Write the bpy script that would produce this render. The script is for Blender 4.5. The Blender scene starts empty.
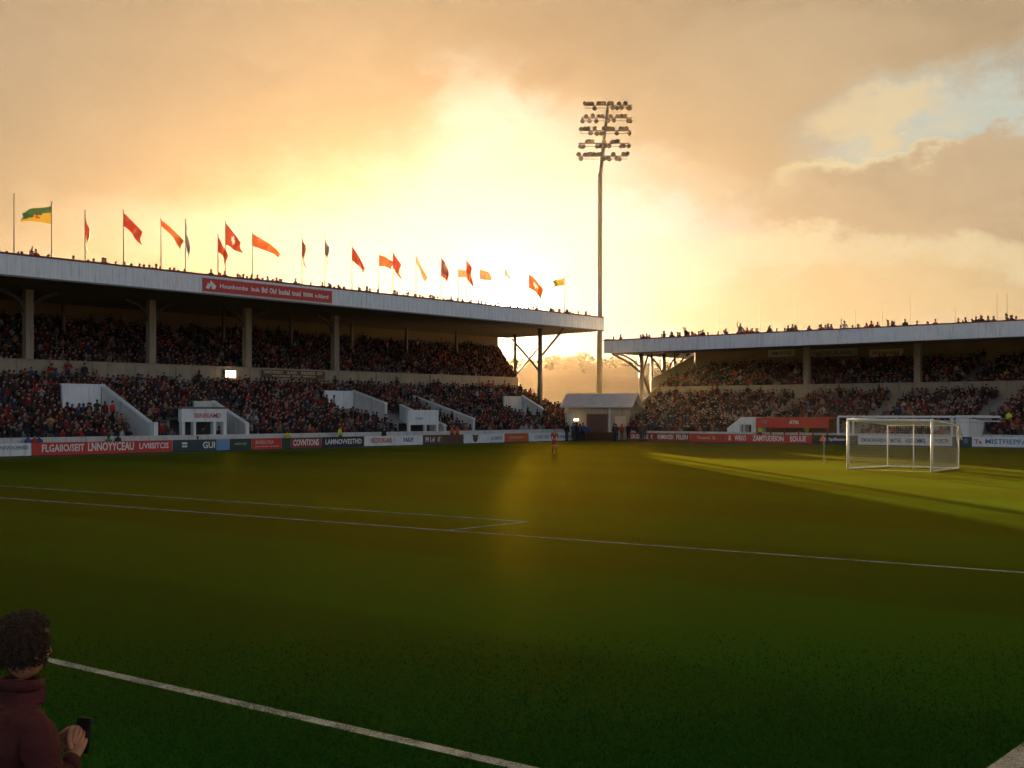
import bpy, bmesh, math, random
import numpy as np
from mathutils import Vector, Matrix

R = math.radians
rng = random.Random(7)
scene = bpy.context.scene
COL = scene.collection

# ------------------------------------------------------------------ camera
# world X runs along the long stand, world Y runs away from the pitch towards it
FPX, HZ, CAMH = 1174.0, 414.0, 2.75
YAW = R(-49.91)
FWD = Vector((0.765, 0.644, 0)); RGT = Vector((0.644, -0.765, 0))
cam_d = bpy.data.cameras.new('camera')
cam = bpy.data.objects.new('camera', cam_d); COL.objects.link(cam)
cam.location = (0, 0, CAMH); cam.rotation_euler = (R(90), 0, YAW)
cam_d.sensor_width = 36; cam_d.lens = FPX / 1024 * 36
cam_d.shift_y = (HZ - 384) / 1024
cam_d.clip_start = 0.1; cam_d.clip_end = 6000
scene.camera = cam

# ------------------------------------------------------------------ light
HAZE_DENS, HAZE_G = 0.000035, 0.80
SUN_AZ, SUN_EL = -6.2, 4.9         # degrees clockwise(-left) from the view axis, degrees up
HEAD = math.atan2(FWD.y, FWD.x) - R(SUN_AZ)
SUNV = Vector((math.cos(HEAD) * math.cos(R(SUN_EL)), math.sin(HEAD) * math.cos(R(SUN_EL)), math.sin(R(SUN_EL))))
sd = bpy.data.lights.new('sun', 'SUN'); sd.energy = 5.0; sd.angle = R(0.5); sd.color = (1.0, 0.64, 0.30)
sun = bpy.data.objects.new('sun', sd); COL.objects.link(sun)
sun.rotation_euler = (R(90 - SUN_EL), 0, HEAD + R(90)); sun.location = (0, 0, 60)
scene.view_settings.view_transform = 'Standard'; scene.view_settings.look = 'None'
scene.view_settings.exposure = 3.0; scene.view_settings.gamma = 1.0
scene.view_settings.use_curve_mapping = False

# ------------------------------------------------------------------ node helpers
class NG:
    def __init__(s, nt): s.nt = nt; s.n = nt.nodes; s.l = nt.links
    def new(s, t, **kw):
        o = s.n.new(t)
        for k, v in kw.items(): setattr(o, k, v)
        return o
    def put(s, sock, v):
        if isinstance(v, bpy.types.NodeSocket): s.l.new(v, sock)
        elif v is not None: sock.default_value = v
    def m(s, op, a, b=None, c=None, clamp=False):
        o = s.new('ShaderNodeMath', operation=op, use_clamp=clamp)
        s.put(o.inputs[0], a)
        if b is not None: s.put(o.inputs[1], b)
        if c is not None: s.put(o.inputs[2], c)
        return o.outputs[0]
    def mix(s, f, a, b, mode='MIX'):
        o = s.new('ShaderNodeMix', data_type='RGBA', blend_type=mode)
        s.put(o.inputs[0], f); s.put(o.inputs[6], a); s.put(o.inputs[7], b)
        return o.outputs[2]
    def sm(s, x, a, b):
        o = s.new('ShaderNodeMapRange', interpolation_type='SMOOTHSTEP')
        s.put(o.inputs[0], x); o.inputs[1].default_value = a; o.inputs[2].default_value = b
        return o.outputs[0]
    def noise(s, vec, scale, detail=4, rough=.55, dist=0.0):
        o = s.new('ShaderNodeTexNoise'); s.put(o.inputs['Vector'], vec)
        o.inputs['Scale'].default_value = scale; o.inputs['Detail'].default_value = detail
        o.inputs['Roughness'].default_value = rough; o.inputs['Distortion'].default_value = dist
        return o.outputs[0]
    def xyz(s, x, y, z):
        o = s.new('ShaderNodeCombineXYZ'); s.put(o.inputs[0], x); s.put(o.inputs[1], y); s.put(o.inputs[2], z)
        return o.outputs[0]
    def dot(s, a, v):
        o = s.new('ShaderNodeVectorMath', operation='DOT_PRODUCT'); s.put(o.inputs[0], a); o.inputs[1].default_value = v
        return o.outputs['Value']

def rgb(*c): return (c[0], c[1], c[2], 1.0)
def s2l(r, g, b):
    f = lambda c: (c/255/12.92 if c/255 <= .04045 else ((c/255+.055)/1.055)**2.4)
    return (f(r), f(g), f(b), 1.0)

# ------------------------------------------------------------------ sky
world = bpy.data.worlds.new('World'); scene.world = world; world.use_nodes = True
g = NG(world.node_tree); g.n.clear()
out = g.new('ShaderNodeOutputWorld'); bg = g.new('ShaderNodeBackground')
D = g.new('ShaderNodeTexCoord').outputs['Generated']
df = g.dot(D, FWD); dr = g.dot(D, RGT); dz = g.dot(D, (0, 0, 1)); ds = g.dot(D, SUNV)
az = g.m('ARCTAN2', dr, df); el = g.m('ARCSINE', dz)
def aze(x, y):
    t = (x-512)/FPX; a = math.atan(t)
    return a, math.atan((HZ-y)/FPX*math.cos(a))
sky = g.new('ShaderNodeTexSky', sky_type='NISHITA', sun_disc=False)
sky.sun_elevation = R(SUN_EL); sky.sun_rotation = R(90) - HEAD
sky.air_density = 1.6; sky.dust_density = 3.0
# the visible sun and its aureole are the sky's own: centred where the sun stands
saz, sel = aze(506, 310)
SV = FWD*math.cos(sel)*math.cos(saz) + RGT*math.cos(sel)*math.sin(saz) + Vector((0, 0, math.sin(sel)))
ang = g.m('ARCCOSINE', g.m('MINIMUM', g.dot(D, SV), 0.999999))
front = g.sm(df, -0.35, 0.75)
warp = g.noise(g.xyz(g.m('MULTIPLY', az, 5.0), g.m('MULTIPLY', el, 9.0), 3.0), 1.0, 5, .55)
warp2 = g.noise(g.xyz(g.m('MULTIPLY', az, 16.0), g.m('MULTIPLY', el, 26.0), 9.0), 1.0, 8, .66)
wx = g.m('ADD', g.m('MULTIPLY', g.m('SUBTRACT', warp, .5), .22), g.m('MULTIPLY', g.m('SUBTRACT', warp2, .5), .10))
wy = g.m('ADD', g.m('MULTIPLY', g.m('SUBTRACT', g.noise(g.xyz(g.m('MULTIPLY', az, 5.0), g.m('MULTIPLY', el, 9.0), 17.0), 1.0, 5, .55), .5), .12),
         g.m('MULTIPLY', g.m('SUBTRACT', warp2, .5), .075))
azw = g.m('ADD', az, wx); elw = g.m('ADD', el, wy)
def blob(x, y, rx, ry, soft=(1.25, .55), a_=None, e_=None):
    cx, cy = aze(x, y); a_ = a_ or azw; e_ = e_ or elw
    dx = g.m('DIVIDE', g.m('SUBTRACT', a_, cx), rx/FPX); dy = g.m('DIVIDE', g.m('SUBTRACT', e_, cy), ry/FPX)
    q = g.m('SQRT', g.m('ADD', g.m('MULTIPLY', dx, dx), g.m('MULTIPLY', dy, dy)))
    return g.sm(q, soft[0], soft[1])
peach = s2l(236, 192, 132); cream = s2l(250, 242, 230)
base = g.mix(g.sm(el, 0.0, .55), s2l(236, 206, 160), s2l(200, 170, 138))
base = g.mix(g.sm(ang, .28, .09), base, cream)
# cloud deck over the upper half, its lower edge sloping down to the sun side
deckline = g.m('ADD', g.m('MULTIPLY', g.m('ABSOLUTE', g.m('SUBTRACT', azw, -.02)), -0.10), .205)
deck = g.sm(g.m('SUBTRACT', elw, deckline), -.045, .035)
deckcol = g.mix(g.noise(g.xyz(g.m('MULTIPLY', az, 3.0), g.m('MULTIPLY', el, 7.0), 5.0), 1.0, 4, .5), s2l(172, 140, 104), s2l(224, 186, 142))
deckcol = g.mix(g.m('MULTIPLY', g.sm(ang, .19, .09), .6), deckcol, s2l(248, 220, 172))
c = g.mix(g.m('MULTIPLY', deck, .95), base, deckcol)
# left veil of peach cloud
c = g.mix(g.m('MULTIPLY', blob(90, 130, 420, 120, (1.3, .2)), .65), c, s2l(176, 154, 126))
# large cloud right of the mast, sloping to the upper right
c = g.mix(g.m('MULTIPLY', blob(770, 105, 280, 110, (1.15, .45)), .85), c, s2l(212, 178, 136))
c = g.mix(g.m('MULTIPLY', blob(640, 200, 70, 26, (1.3, .4)), .4), c, s2l(232, 198, 148))
# clear hole
hole = g.m('MULTIPLY', blob(985, 138, 170, 60, (1.2, .5)), .9)
c = g.mix(hole, c, s2l(208, 214, 198))
# puffs lit at the rim of the hole
c = g.mix(g.m('MULTIPLY', blob(900, 118, 70, 22, (1.2, .5)), .85), c, s2l(242, 212, 162))
c = g.mix(g.m('MULTIPLY', blob(880, 196, 130, 48, (1.06, .9)), .8), c, s2l(252, 226, 172))
c = g.mix(g.m('MULTIPLY', blob(930, 210, 190, 58, (1.06, .80)), .92), c, s2l(212, 180, 142))
c = g.mix(g.m('MULTIPLY', blob(1015, 175, 90, 44, (1.05, .8)), .92), c, s2l(214, 182, 144))
# bright streak below, then the low bank
c = g.mix(g.m('MULTIPLY', blob(870, 262, 260, 16, (1.5, .3)), .7), c, s2l(252, 228, 180))
c = g.mix(g.m('MULTIPLY', blob(860, 305, 250, 40, (1.2, .5)), .75), c, s2l(232, 198, 148))
# white hot breaks
c = g.mix(g.m('MULTIPLY', blob(470, 120, 45, 60, (1.5, .2)), .8), c, s2l(255, 246, 215))
c = g.mix(g.m('MULTIPLY', blob(540, 175, 90, 60, (1.6, .1)), .8), c, s2l(255, 246, 215))
c = g.mix(g.m('MULTIPLY', blob(300, 215, 150, 40, (1.6, .1)), .7), c, s2l(255, 244, 208))
c = g.mix(g.sm(ang, .20, .05), c, s2l(255, 247, 218))
# brighter than paper white close round the sun
fall = g.m('POWER', 2.718, g.m('MULTIPLY', ang, -9.0))
glow = g.m('POWER', 2.718, g.m('MULTIPLY', ang, -36.0))
def sc(col, k):
    o = g.new('ShaderNodeVectorMath', operation='SCALE'); g.put(o.inputs[0], col); g.put(o.inputs['Scale'], k); return o.outputs[0]
def vadd(a, b):
    o = g.new('ShaderNodeVectorMath', operation='ADD'); g.put(o.inputs[0], a); g.put(o.inputs[1], b); return o.outputs[0]
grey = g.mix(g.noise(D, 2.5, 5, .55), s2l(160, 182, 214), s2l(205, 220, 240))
tex = g.noise(g.xyz(g.m('MULTIPLY', azw, 14.0), g.m('MULTIPLY', elw, 34.0), 2.0), 1.0, 8, .62)
tex2 = g.noise(g.xyz(g.m('MULTIPLY', azw, 5.0), g.m('MULTIPLY', elw, 15.0), 31.0), 1.0, 6, .55)
tk = g.m('ADD', g.m('MULTIPLY_ADD', tex, .30, .85), g.m('MULTIPLY', g.m('SUBTRACT', tex2, .5), .42))
c = g.mix(1.0, c, g.xyz(tk, tk, g.m('MULTIPLY_ADD', tk, .9, .1)), 'MULTIPLY')
c = g.mix(1.0, c, rgb(.74, .80, .88), 'MULTIPLY')   # the lit air in front adds the rest of the warmth
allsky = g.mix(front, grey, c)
# unseen dark cloud deck overhead, added to lower the ambient light
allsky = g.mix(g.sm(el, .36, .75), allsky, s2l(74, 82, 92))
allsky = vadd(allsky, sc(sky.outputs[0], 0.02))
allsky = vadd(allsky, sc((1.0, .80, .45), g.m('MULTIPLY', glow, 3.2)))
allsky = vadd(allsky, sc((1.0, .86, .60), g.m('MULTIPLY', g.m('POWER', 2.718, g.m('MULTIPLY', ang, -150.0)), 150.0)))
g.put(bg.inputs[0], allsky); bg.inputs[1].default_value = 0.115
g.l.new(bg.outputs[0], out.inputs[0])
scene.cycles.use_denoising = True
scene.cycles.max_bounces = 6; scene.cycles.volume_bounces = 1
scene.cycles.sample_clamp_indirect = 4.0

# ------------------------------------------------------------------ building helpers
def tag(o, label=None, cat=None, group=None, kind=None):
    if label: o['label'] = label
    if cat: o['category'] = cat
    if group: o['group'] = group
    if kind: o['kind'] = kind
    return o

def thing(name, label, cat, loc=(0, 0, 0), group=None, rz=0.0):
    o = bpy.data.objects.new(name, None); COL.objects.link(o)
    o.location = loc; o.rotation_euler = (0, 0, rz); o.empty_display_size = .3
    return tag(o, label, cat, group)

def link(name, me, parent=None, mats=(), world=True):
    for m_ in mats: me.materials.append(m_)
    o = bpy.data.objects.new(name, me); COL.objects.link(o)
    if parent is not None:
        o.parent = parent
        if world:
            bpy_m = chain_matrix(parent); o.matrix_parent_inverse = bpy_m.inverted()
    return o

def chain_matrix(o):
    m_ = Matrix.LocRotScale(o.location, o.rotation_euler, o.scale)
    if o.parent is not None: m_ = chain_matrix(o.parent) @ o.matrix_parent_inverse @ m_
    return m_

class MB:
    """collects faces of one mesh"""
    def __init__(s): s.v = []; s.f = []; s.mi = []
    def add(s, pts, faces, mi=0):
        k = len(s.v); s.v += [tuple(p) for p in pts]
        s.f += [tuple(i+k for i in f) for f in faces]; s.mi += [mi]*len(faces); return s
    def hexa(s, p, mi=0):   # p: 4 bottom ring, 4 top ring
        return s.add(p, [(3, 2, 1, 0), (4, 5, 6, 7), (0, 1, 5, 4), (1, 2, 6, 5), (2, 3, 7, 6), (3, 0, 4, 7)], mi)
    def box(s, x0, x1, y0, y1, z0, z1, mi=0, F=None):
        p = [(x0, y0, z0), (x1, y0, z0), (x1, y1, z0), (x0, y1, z0), (x0, y0, z1), (x1, y0, z1), (x1, y1, z1), (x0, y1, z1)]
        if F: p = [F(*q) for q in p]
        return s.hexa(p, mi)
    def prism(s, ring, off, mi=0):
        n = len(ring); a = [Vector(p) for p in ring]; b = [p + Vector(off) for p in a]
        return s.add(a+b, [tuple(range(n))[::-1], tuple(range(n, 2*n))] + [(i, (i+1) % n, n+(i+1) % n, n+i) for i in range(n)], mi)
    def tube(s, p0, p1, r0, r1=None, n=8, mi=0, cap=True):
        p0, p1 = Vector(p0), Vector(p1); r1 = r0 if r1 is None else r1
        d = (p1-p0).normalized(); a = d.orthogonal().normalized(); b = d.cross(a)
        pts = [p0 + (a*math.cos(t)+b*math.sin(t))*r0 for t in [2*math.pi*i/n for i in range(n)]]
        pts += [p1 + (a*math.cos(t)+b*math.sin(t))*r1 for t in [2*math.pi*i/n for i in range(n)]]
        fs = [(i, (i+1) % n, n+(i+1) % n, n+i) for i in range(n)]
        if cap: fs += [tuple(range(n))[::-1], tuple(range(n, 2*n))]
        return s.add(pts, fs, mi)
    def path(s, pts, r, n=6, mi=0):
        for a, b in zip(pts, pts[1:]): s.tube(a, b, r, r, n, mi)
        return s
    def bar(s, p0, p1, w, h, mi=0):   # rectangular bar
        p0, p1 = Vector(p0), Vector(p1); d = (p1-p0).normalized()
        up = Vector((0, 0, 1)) if abs(d.z) < .9 else Vector((1, 0, 0))
        a = d.cross(up).normalized()*w/2; b = a.cross(d).normalized()*h/2
        return s.hexa([p0-a-b, p0+a-b, p1+a-b, p1-a-b, p0-a+b, p0+a+b, p1+a+b, p1-a+b], mi)
    def build(s, name, mats, parent=None, smooth=False, fix=True, world=True):
        me = bpy.data.meshes.new(name); me.from_pydata(s.v, [], s.f)
        if len(set(s.mi)) > 1: me.polygons.foreach_set('material_index', s.mi)
        if fix:
            bm = bmesh.new(); bm.from_mesh(me); bmesh.ops.recalc_face_normals(bm, faces=bm.faces); bm.to_mesh(me); bm.free()
        if smooth: me.polygons.foreach_set('use_smooth', [True]*len(me.polygons))
        if not isinstance(mats, (list, tuple)): mats = [mats]
        return link(name, me, parent, mats, world)

# ------------------------------------------------------------------ materials
def mat(name, col, rough=.7, var=.15, scale=3.0, metal=0.0, bump=0.0, bscale=20.0, spec=.5, trans=0.0, emit=None, estr=0.0, streak=0.0):
    m_ = bpy.data.materials.new(name); m_.use_nodes = True
    g_ = NG(m_.node_tree); b = g_.n['Principled BSDF']
    co = g_.new('ShaderNodeTexCoord').outputs['Object']
    if var > 0:
        n1 = g_.noise(co, scale, 6, .6)
        k = g_.m('MULTIPLY_ADD', n1, 2*var, 1-var)
        if streak:   # rain-washed dirt running down the face
            mp = g_.new('ShaderNodeMapping'); mp.inputs['Scale'].default_value = (2.2, 2.2, .22); g_.put(mp.inputs['Vector'], co)
            k = g_.m('MULTIPLY', k, g_.m('SUBTRACT', 1.0, g_.m('MULTIPLY', g_.sm(g_.noise(mp.outputs[0], 2.0, 6, .65), .48, .72), streak)))
        v = g_.new('ShaderNodeVectorMath', operation='SCALE'); v.inputs[0].default_value = col[:3]; g_.put(v.inputs['Scale'], k)
        g_.put(b.inputs['Base Color'], v.outputs[0])
    else: b.inputs['Base Color'].default_value = rgb(*col)
    b.inputs['Roughness'].default_value = rough; b.inputs['Metallic'].default_value = metal
    b.inputs['Specular IOR Level'].default_value = spec
    if bump > 0:
        bn = g_.new('ShaderNodeBump'); bn.inputs['Strength'].default_value = bump; bn.inputs['Distance'].default_value = .02
        g_.put(bn.inputs['Height'], g_.noise(co, bscale, 6, .6)); g_.put(b.inputs['Normal'], bn.outputs[0])
    if emit: b.inputs['Emission Color'].default_value = rgb(*emit); b.inputs['Emission Strength'].default_value = estr
    if trans > 0:
        t = g_.new('ShaderNodeBsdfTranslucent'); t.inputs[0].default_value = rgb(*col)
        mx = g_.new('ShaderNodeMixShader'); mx.inputs[0].default_value = trans
        g_.l.new(b.outputs[0], mx.inputs[1]); g_.l.new(t.outputs[0], mx.inputs[2])
        g_.l.new(mx.outputs[0], g_.n['Material Output'].inputs[0])
    return m_

M = {}
M['white'] = mat('white_paint', (.70, .72, .72), .55, .10, 1.2, streak=.30)
M['offwhite'] = mat('offwhite_paint', (.56, .56, .53), .6, .16, 1.0, streak=.4)
M['concrete'] = mat('concrete', (.30, .28, .25), .9, .25, 1.3, bump=.3)
M['tan'] = mat('painted_concrete', (.36, .30, .21), .85, .2, .8, bump=.2, streak=.4)
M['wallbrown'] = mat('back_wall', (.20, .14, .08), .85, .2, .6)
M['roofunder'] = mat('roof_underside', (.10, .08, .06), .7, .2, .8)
M['rooftop'] = mat('roof_felt', (.10, .09, .085), .9, .2, .6)
M['coping'] = mat('red_coping', (.16, .035, .02), .6, .15)
M['steel'] = mat('steel', (.13, .115, .095), .5, .15, 2.0, metal=.3)
M['darksteel'] = mat('dark_steel', (.07, .06, .055), .5, .15, 2.0, metal=.3)
M['red'] = mat('red_board', (.50, .035, .02), .5, .1, 1.5)
M['darkred'] = mat('dark_red_board', (.26, .03, .015), .5, .12, 1.5)
M['orange'] = mat('orange_board', (.55, .12, .03), .5, .1, 1.5)
M['teal'] = mat('dark_teal_board', (.02, .05, .055), .5, .1, 1.5)
M['darkgreen'] = mat('dark_green_board', (.02, .045, .03), .5, .1, 1.5)
M['black'] = mat('black_board', (.02, .02, .02), .5, .1, 1.5)
M['brown'] = mat('brown_board', (.11, .05, .025), .6, .15, 1.5)
M['bluebrd'] = mat('blue_board', (.12, .28, .48), .5, .1, 1.5)
M['wletter'] = mat('white_letter', (.75, .75, .73), .5, 0)
M['bletter'] = mat('blue_letter', (.04, .22, .36), .5, 0)
M['dletter'] = mat('dark_letter', (.05, .05, .06), .5, 0)
M['rletter'] = mat('red_letter', (.50, .06, .03), .5, 0)
M['gletter'] = mat('grey_letter', (.35, .38, .35), .5, 0)
M['tletter'] = mat('tan_letter', (.60, .45, .30), .5, 0)
def line_mat():
    m_ = mat('white_line_paint', (.50, .54, .50), .9, .35, 9.0)
    g_ = NG(m_.node_tree); P = g_.new('ShaderNodeNewGeometry').outputs['Position']
    tr = g_.new('ShaderNodeBsdfTransparent'); mx = g_.new('ShaderNodeMixShader')
    n = g_.m('ADD', g_.m('MULTIPLY', g_.noise(P, 55.0, 4, .7), .65), g_.m('MULTIPLY', g_.noise(P, 1.4, 3, .6), .35))
    g_.put(mx.inputs[0], g_.sm(n, .62, .46)); g_.l.new(tr.outputs[0], mx.inputs[1]); g_.l.new(g_.n['Principled BSDF'].outputs[0], mx.inputs[2])
    g_.l.new(mx.outputs[0], g_.n['Material Output'].inputs[0]); return m_
M['line'] = line_mat()
M['net'] = mat('net_cord', (.34, .35, .34), .8, 0)
M['lamp'] = mat('lamp_lens', (.9, .7, .4), .4, 0, emit=(1, .72, .38), estr=.8)
M['skin'] = mat('skin', (.42, .22, .14), .55, .08, 12)
M['hair'] = mat('dark_brown_hair', (.035, .016, .008), .55, .25, 40)
M['redjacket'] = mat('red_jacket', (.060, .007, .010), .85, .2, 9, bump=.35, bscale=45)
M['jeans'] = mat('dark_trousers', (.03, .035, .05), .85, .15, 10)
M['shoe'] = mat('black_shoe', (.02, .02, .02), .5, .1)
M['phone'] = mat('black_plastic', (.012, .012, .014), .25, 0)
M['kit'] = mat('red_kit', (.36, .03, .015), .75, .1, 8)
M['socks'] = mat('red_socks', (.40, .05, .025), .8, .1, 8)
M['hivis'] = mat('hivis_yellow', (.62, .72, .03), .6, .06, 6)

# people carry their clothes' colours per vertex
def crowd_mat():
    m_ = bpy.data.materials.new('crowd_clothes'); m_.use_nodes = True
    g_ = NG(m_.node_tree); b = g_.n['Principled BSDF']
    a = g_.new('ShaderNodeAttribute', attribute_name='col')
    g_.l.new(a.outputs['Color'], b.inputs['Base Color']); b.inputs['Roughness'].default_value = .85
    b.inputs['Specular IOR Level'].default_value = .25
    return m_
M['crowd'] = crowd_mat()

def grass_mat():
    m_ = bpy.data.materials.new('grass'); m_.use_nodes = True
    g_ = NG(m_.node_tree); b = g_.n['Principled BSDF']
    geo = g_.new('ShaderNodeNewGeometry'); P = geo.outputs['Position']
    sx = g_.new('ShaderNodeSeparateXYZ'); g_.put(sx.inputs[0], P)
    n_big = g_.noise(P, .12, 4, .55); n_mid = g_.noise(P, 1.1, 5, .6); n_fine = g_.noise(P, 16.0, 5, .7)
    stripe = g_.sm(g_.m('SINE', g_.m('MULTIPLY', sx.outputs[0], math.pi/5.5)), -.25, .25)
    c1 = g_.mix(n_mid, rgb(.003, .064, .008), rgb(.006, .110, .012))
    c1 = g_.mix(g_.m('MULTIPLY', stripe, .9), c1, rgb(.012, .138, .014))
    c1 = g_.mix(g_.sm(n_big, .5, .75), c1, rgb(.020, .095, .012))
    c1 = g_.mix(g_.sm(n_fine, .45, .75), c1, rgb(.032, .15, .02))
    g_.put(b.inputs['Base Color'], c1); b.inputs['Roughness'].default_value = .7; b.inputs['Specular IOR Level'].default_value = 0.0
    b.inputs['Sheen Weight'].default_value = 0.0; b.inputs['Sheen Roughness'].default_value = .5; b.inputs['Sheen Tint'].default_value = rgb(.80, .72, .10)
    # blades: normals scattered at blade scale
    wn = g_.new('ShaderNodeTexNoise'); wn.inputs['Scale'].default_value = 45; wn.inputs['Detail'].default_value = 3
    g_.put(wn.inputs['Vector'], P)
    o1 = g_.new('ShaderNodeVectorMath', operation='SUBTRACT'); g_.put(o1.inputs[0], wn.outputs['Color']); o1.inputs[1].default_value = (.5, .5, .30)
    o2 = g_.new('ShaderNodeVectorMath', operation='SCALE'); g_.put(o2.inputs[0], o1.outputs[0]); o2.inputs['Scale'].default_value = 7.0
    o3 = g_.new('ShaderNodeVectorMath', operation='ADD'); g_.put(o3.inputs[0], o2.outputs[0]); g_.put(o3.inputs[1], geo.outputs['Normal'])
    o4 = g_.new('ShaderNodeVectorMath', operation='NORMALIZE'); g_.put(o4.inputs[0], o3.outputs[0])
    g_.put(b.inputs['Normal'], o4.outputs[0])
    k2 = g_.new('ShaderNodeVectorMath', operation='SCALE'); g_.put(k2.inputs[0], o1.outputs[0]); k2.inputs['Scale'].default_value = .35
    k3 = g_.new('ShaderNodeVectorMath', operation='ADD'); g_.put(k3.inputs[0], k2.outputs[0]); g_.put(k3.inputs[1], geo.outputs['Normal'])
    k4 = g_.new('ShaderNodeVectorMath', operation='NORMALIZE'); g_.put(k4.inputs[0], k3.outputs[0])
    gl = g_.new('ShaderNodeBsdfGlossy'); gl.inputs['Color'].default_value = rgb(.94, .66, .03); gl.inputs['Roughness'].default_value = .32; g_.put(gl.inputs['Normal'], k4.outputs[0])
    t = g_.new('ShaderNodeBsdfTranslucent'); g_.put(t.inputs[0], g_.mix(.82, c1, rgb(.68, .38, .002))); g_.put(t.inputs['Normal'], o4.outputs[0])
    mx = g_.new('ShaderNodeMixShader'); mx.inputs[0].default_value = .38
    g_.l.new(b.outputs[0], mx.inputs[1]); g_.l.new(t.outputs[0], mx.inputs[2])
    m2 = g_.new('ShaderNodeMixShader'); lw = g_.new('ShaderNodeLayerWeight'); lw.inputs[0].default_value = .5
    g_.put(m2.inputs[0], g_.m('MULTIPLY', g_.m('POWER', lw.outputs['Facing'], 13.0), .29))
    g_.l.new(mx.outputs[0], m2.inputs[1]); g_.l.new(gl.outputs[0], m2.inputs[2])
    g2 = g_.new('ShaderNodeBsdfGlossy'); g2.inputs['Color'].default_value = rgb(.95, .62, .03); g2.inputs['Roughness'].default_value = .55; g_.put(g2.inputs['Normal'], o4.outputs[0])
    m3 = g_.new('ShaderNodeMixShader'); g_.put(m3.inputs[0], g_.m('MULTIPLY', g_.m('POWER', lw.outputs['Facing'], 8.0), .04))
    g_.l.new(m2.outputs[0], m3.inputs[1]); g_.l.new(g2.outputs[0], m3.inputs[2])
    g_.l.new(m3.outputs[0], g_.n['Material Output'].inputs[0])
    return m_
M['grass'] = grass_mat()
M['blade'] = mat('grass_blade', (.022, .095, .010), .8, .3, 2.5, trans=.5, spec=.2)
M['soil'] = mat('rough_ground', (.075, .07, .04), .95, .3, .2)
M['track'] = mat('tarmac_track', (.055, .052, .05), .9, .25, .8)
M['leaf'] = mat('dark_foliage', (.035, .045, .015), .8, .35, .3)
M['bark'] = mat('bark', (.06, .04, .03), .9, .3, 3)

# picture-plane bearings, used to work out where things stand on the ground plan
def ray(x): t = (x-512)/FPX; return FWD.x+t*RGT.x, FWD.y+t*RGT.y
def on_y(x, v):      # where bearing x meets the line Y=v -> (X, depth)
    dx, dy = ray(x); d = v/dy; return d*dx, d
def on_x(x, u):
    dx, dy = ray(x); d = u/dx; return d*dy, d
def at_depth(x, d): dx, dy = ray(x); return d*dx, d*dy
def hgt(y, d): return CAMH + (HZ-y)*d/FPX
# ------------------------------------------------------------------ lettering
def text_mesh(s, w, h, bold=.02):
    cu = bpy.data.curves.new('lettering', 'FONT'); cu.body = s; cu.extrude = .03; cu.offset = bold; cu.resolution_u = 2
    o = bpy.data.objects.new('lettering', cu); COL.objects.link(o)
    dg = bpy.context.evaluated_depsgraph_get(); me = bpy.data.meshes.new_from_object(o.evaluated_get(dg))
    bpy.data.objects.remove(o); bpy.data.curves.remove(cu)
    n = len(me.vertices); a = np.empty(n*3); me.vertices.foreach_get('co', a); a = a.reshape(-1, 3)
    lo, hi = a.min(0), a.max(0)
    a[:, 0] = (a[:, 0]-lo[0])/(hi[0]-lo[0])*w; a[:, 1] = (a[:, 1]-lo[1])/(hi[1]-lo[1])*h
    a[:, 2] = (a[:, 2]-lo[2])/(hi[2]-lo[2])*.012
    me.vertices.foreach_set('co', a.ravel()); me.update()
    return me
def lettering(s, w, h, origin, xdir, m_, parent, zdir=(0, 0, 1), bold=.02):
    """text with its lower left corner at origin, running along xdir"""
    if ' ' in s.strip():                        # every word a piece of its own
        i = 0
        while i < len(s):
            if s[i] == ' ': i += 1; continue
            j = i
            while j < len(s) and s[j] != ' ': j += 1
            lettering(s[i:j], w*(j-i-.15)/len(s), h, Vector(origin)+Vector(xdir).normalized()*(w*i/len(s)), xdir, m_, parent, zdir, bold); i = j
        return
    me = text_mesh(s, w, h, bold); X = Vector(xdir).normalized(); Y = Vector(zdir).normalized(); Z = X.cross(Y)
    me.transform(Matrix.Translation(origin) @ Matrix((X, Y, Z)).transposed().to_4x4())
    return link('lettering', me, parent, [m_])

# ------------------------------------------------------------------ ground
def sheet(name, x0, x1, y0, y1, z, m_):
    return tag(MB().add([(x0, y0, z), (x1, y0, z), (x1, y1, z), (x0, y1, z)], [(0, 1, 2, 3)]).build(name, m_, fix=False), kind='structure')
sheet('ground', -500, 1300, -500, 1300, -.012, M['soil'])
sheet('track', -40, 135, -60, 112, -.004, M['track'])
sheet('pitch', -25, 97.5, -45, 71.5, 0.0, M['grass'])
mk = MB()
def slant(xa, ya, xb, yb, w):                  # lines run a few degrees off the stand's axis
    mk.add([(xa-w/2, ya, .004), (xa+w/2, ya, .004), (xb+w/2, yb, .004), (xb-w/2, yb, .004)], [(0, 1, 2, 3)])
def stripe(x0, x1, y0, y1): mk.add([(x0, y0, .004), (x1, y0, .004), (x1, y1, .004), (x0, y1, .004)], [(0, 1, 2, 3)])
slant(7.17, 3.05, 4.7, 52, .14)                    # near line
slant(21.55, 3.05, 16.6, 62, .11)                  # long line across the middle
slant(23.17, 18.95, 20.4, 68, .10)                 # second line beyond it
stripe(20.28, 23.12, 18.95, 19.07)              # short joining line
stripe(4, 97, 2.80, 3.05)                       # side line close to the camera
stripe(55.45, 55.58, 20.6, 24.9)
tag(mk.build('pitch_markings', M['line'], fix=False), kind='structure')

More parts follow.
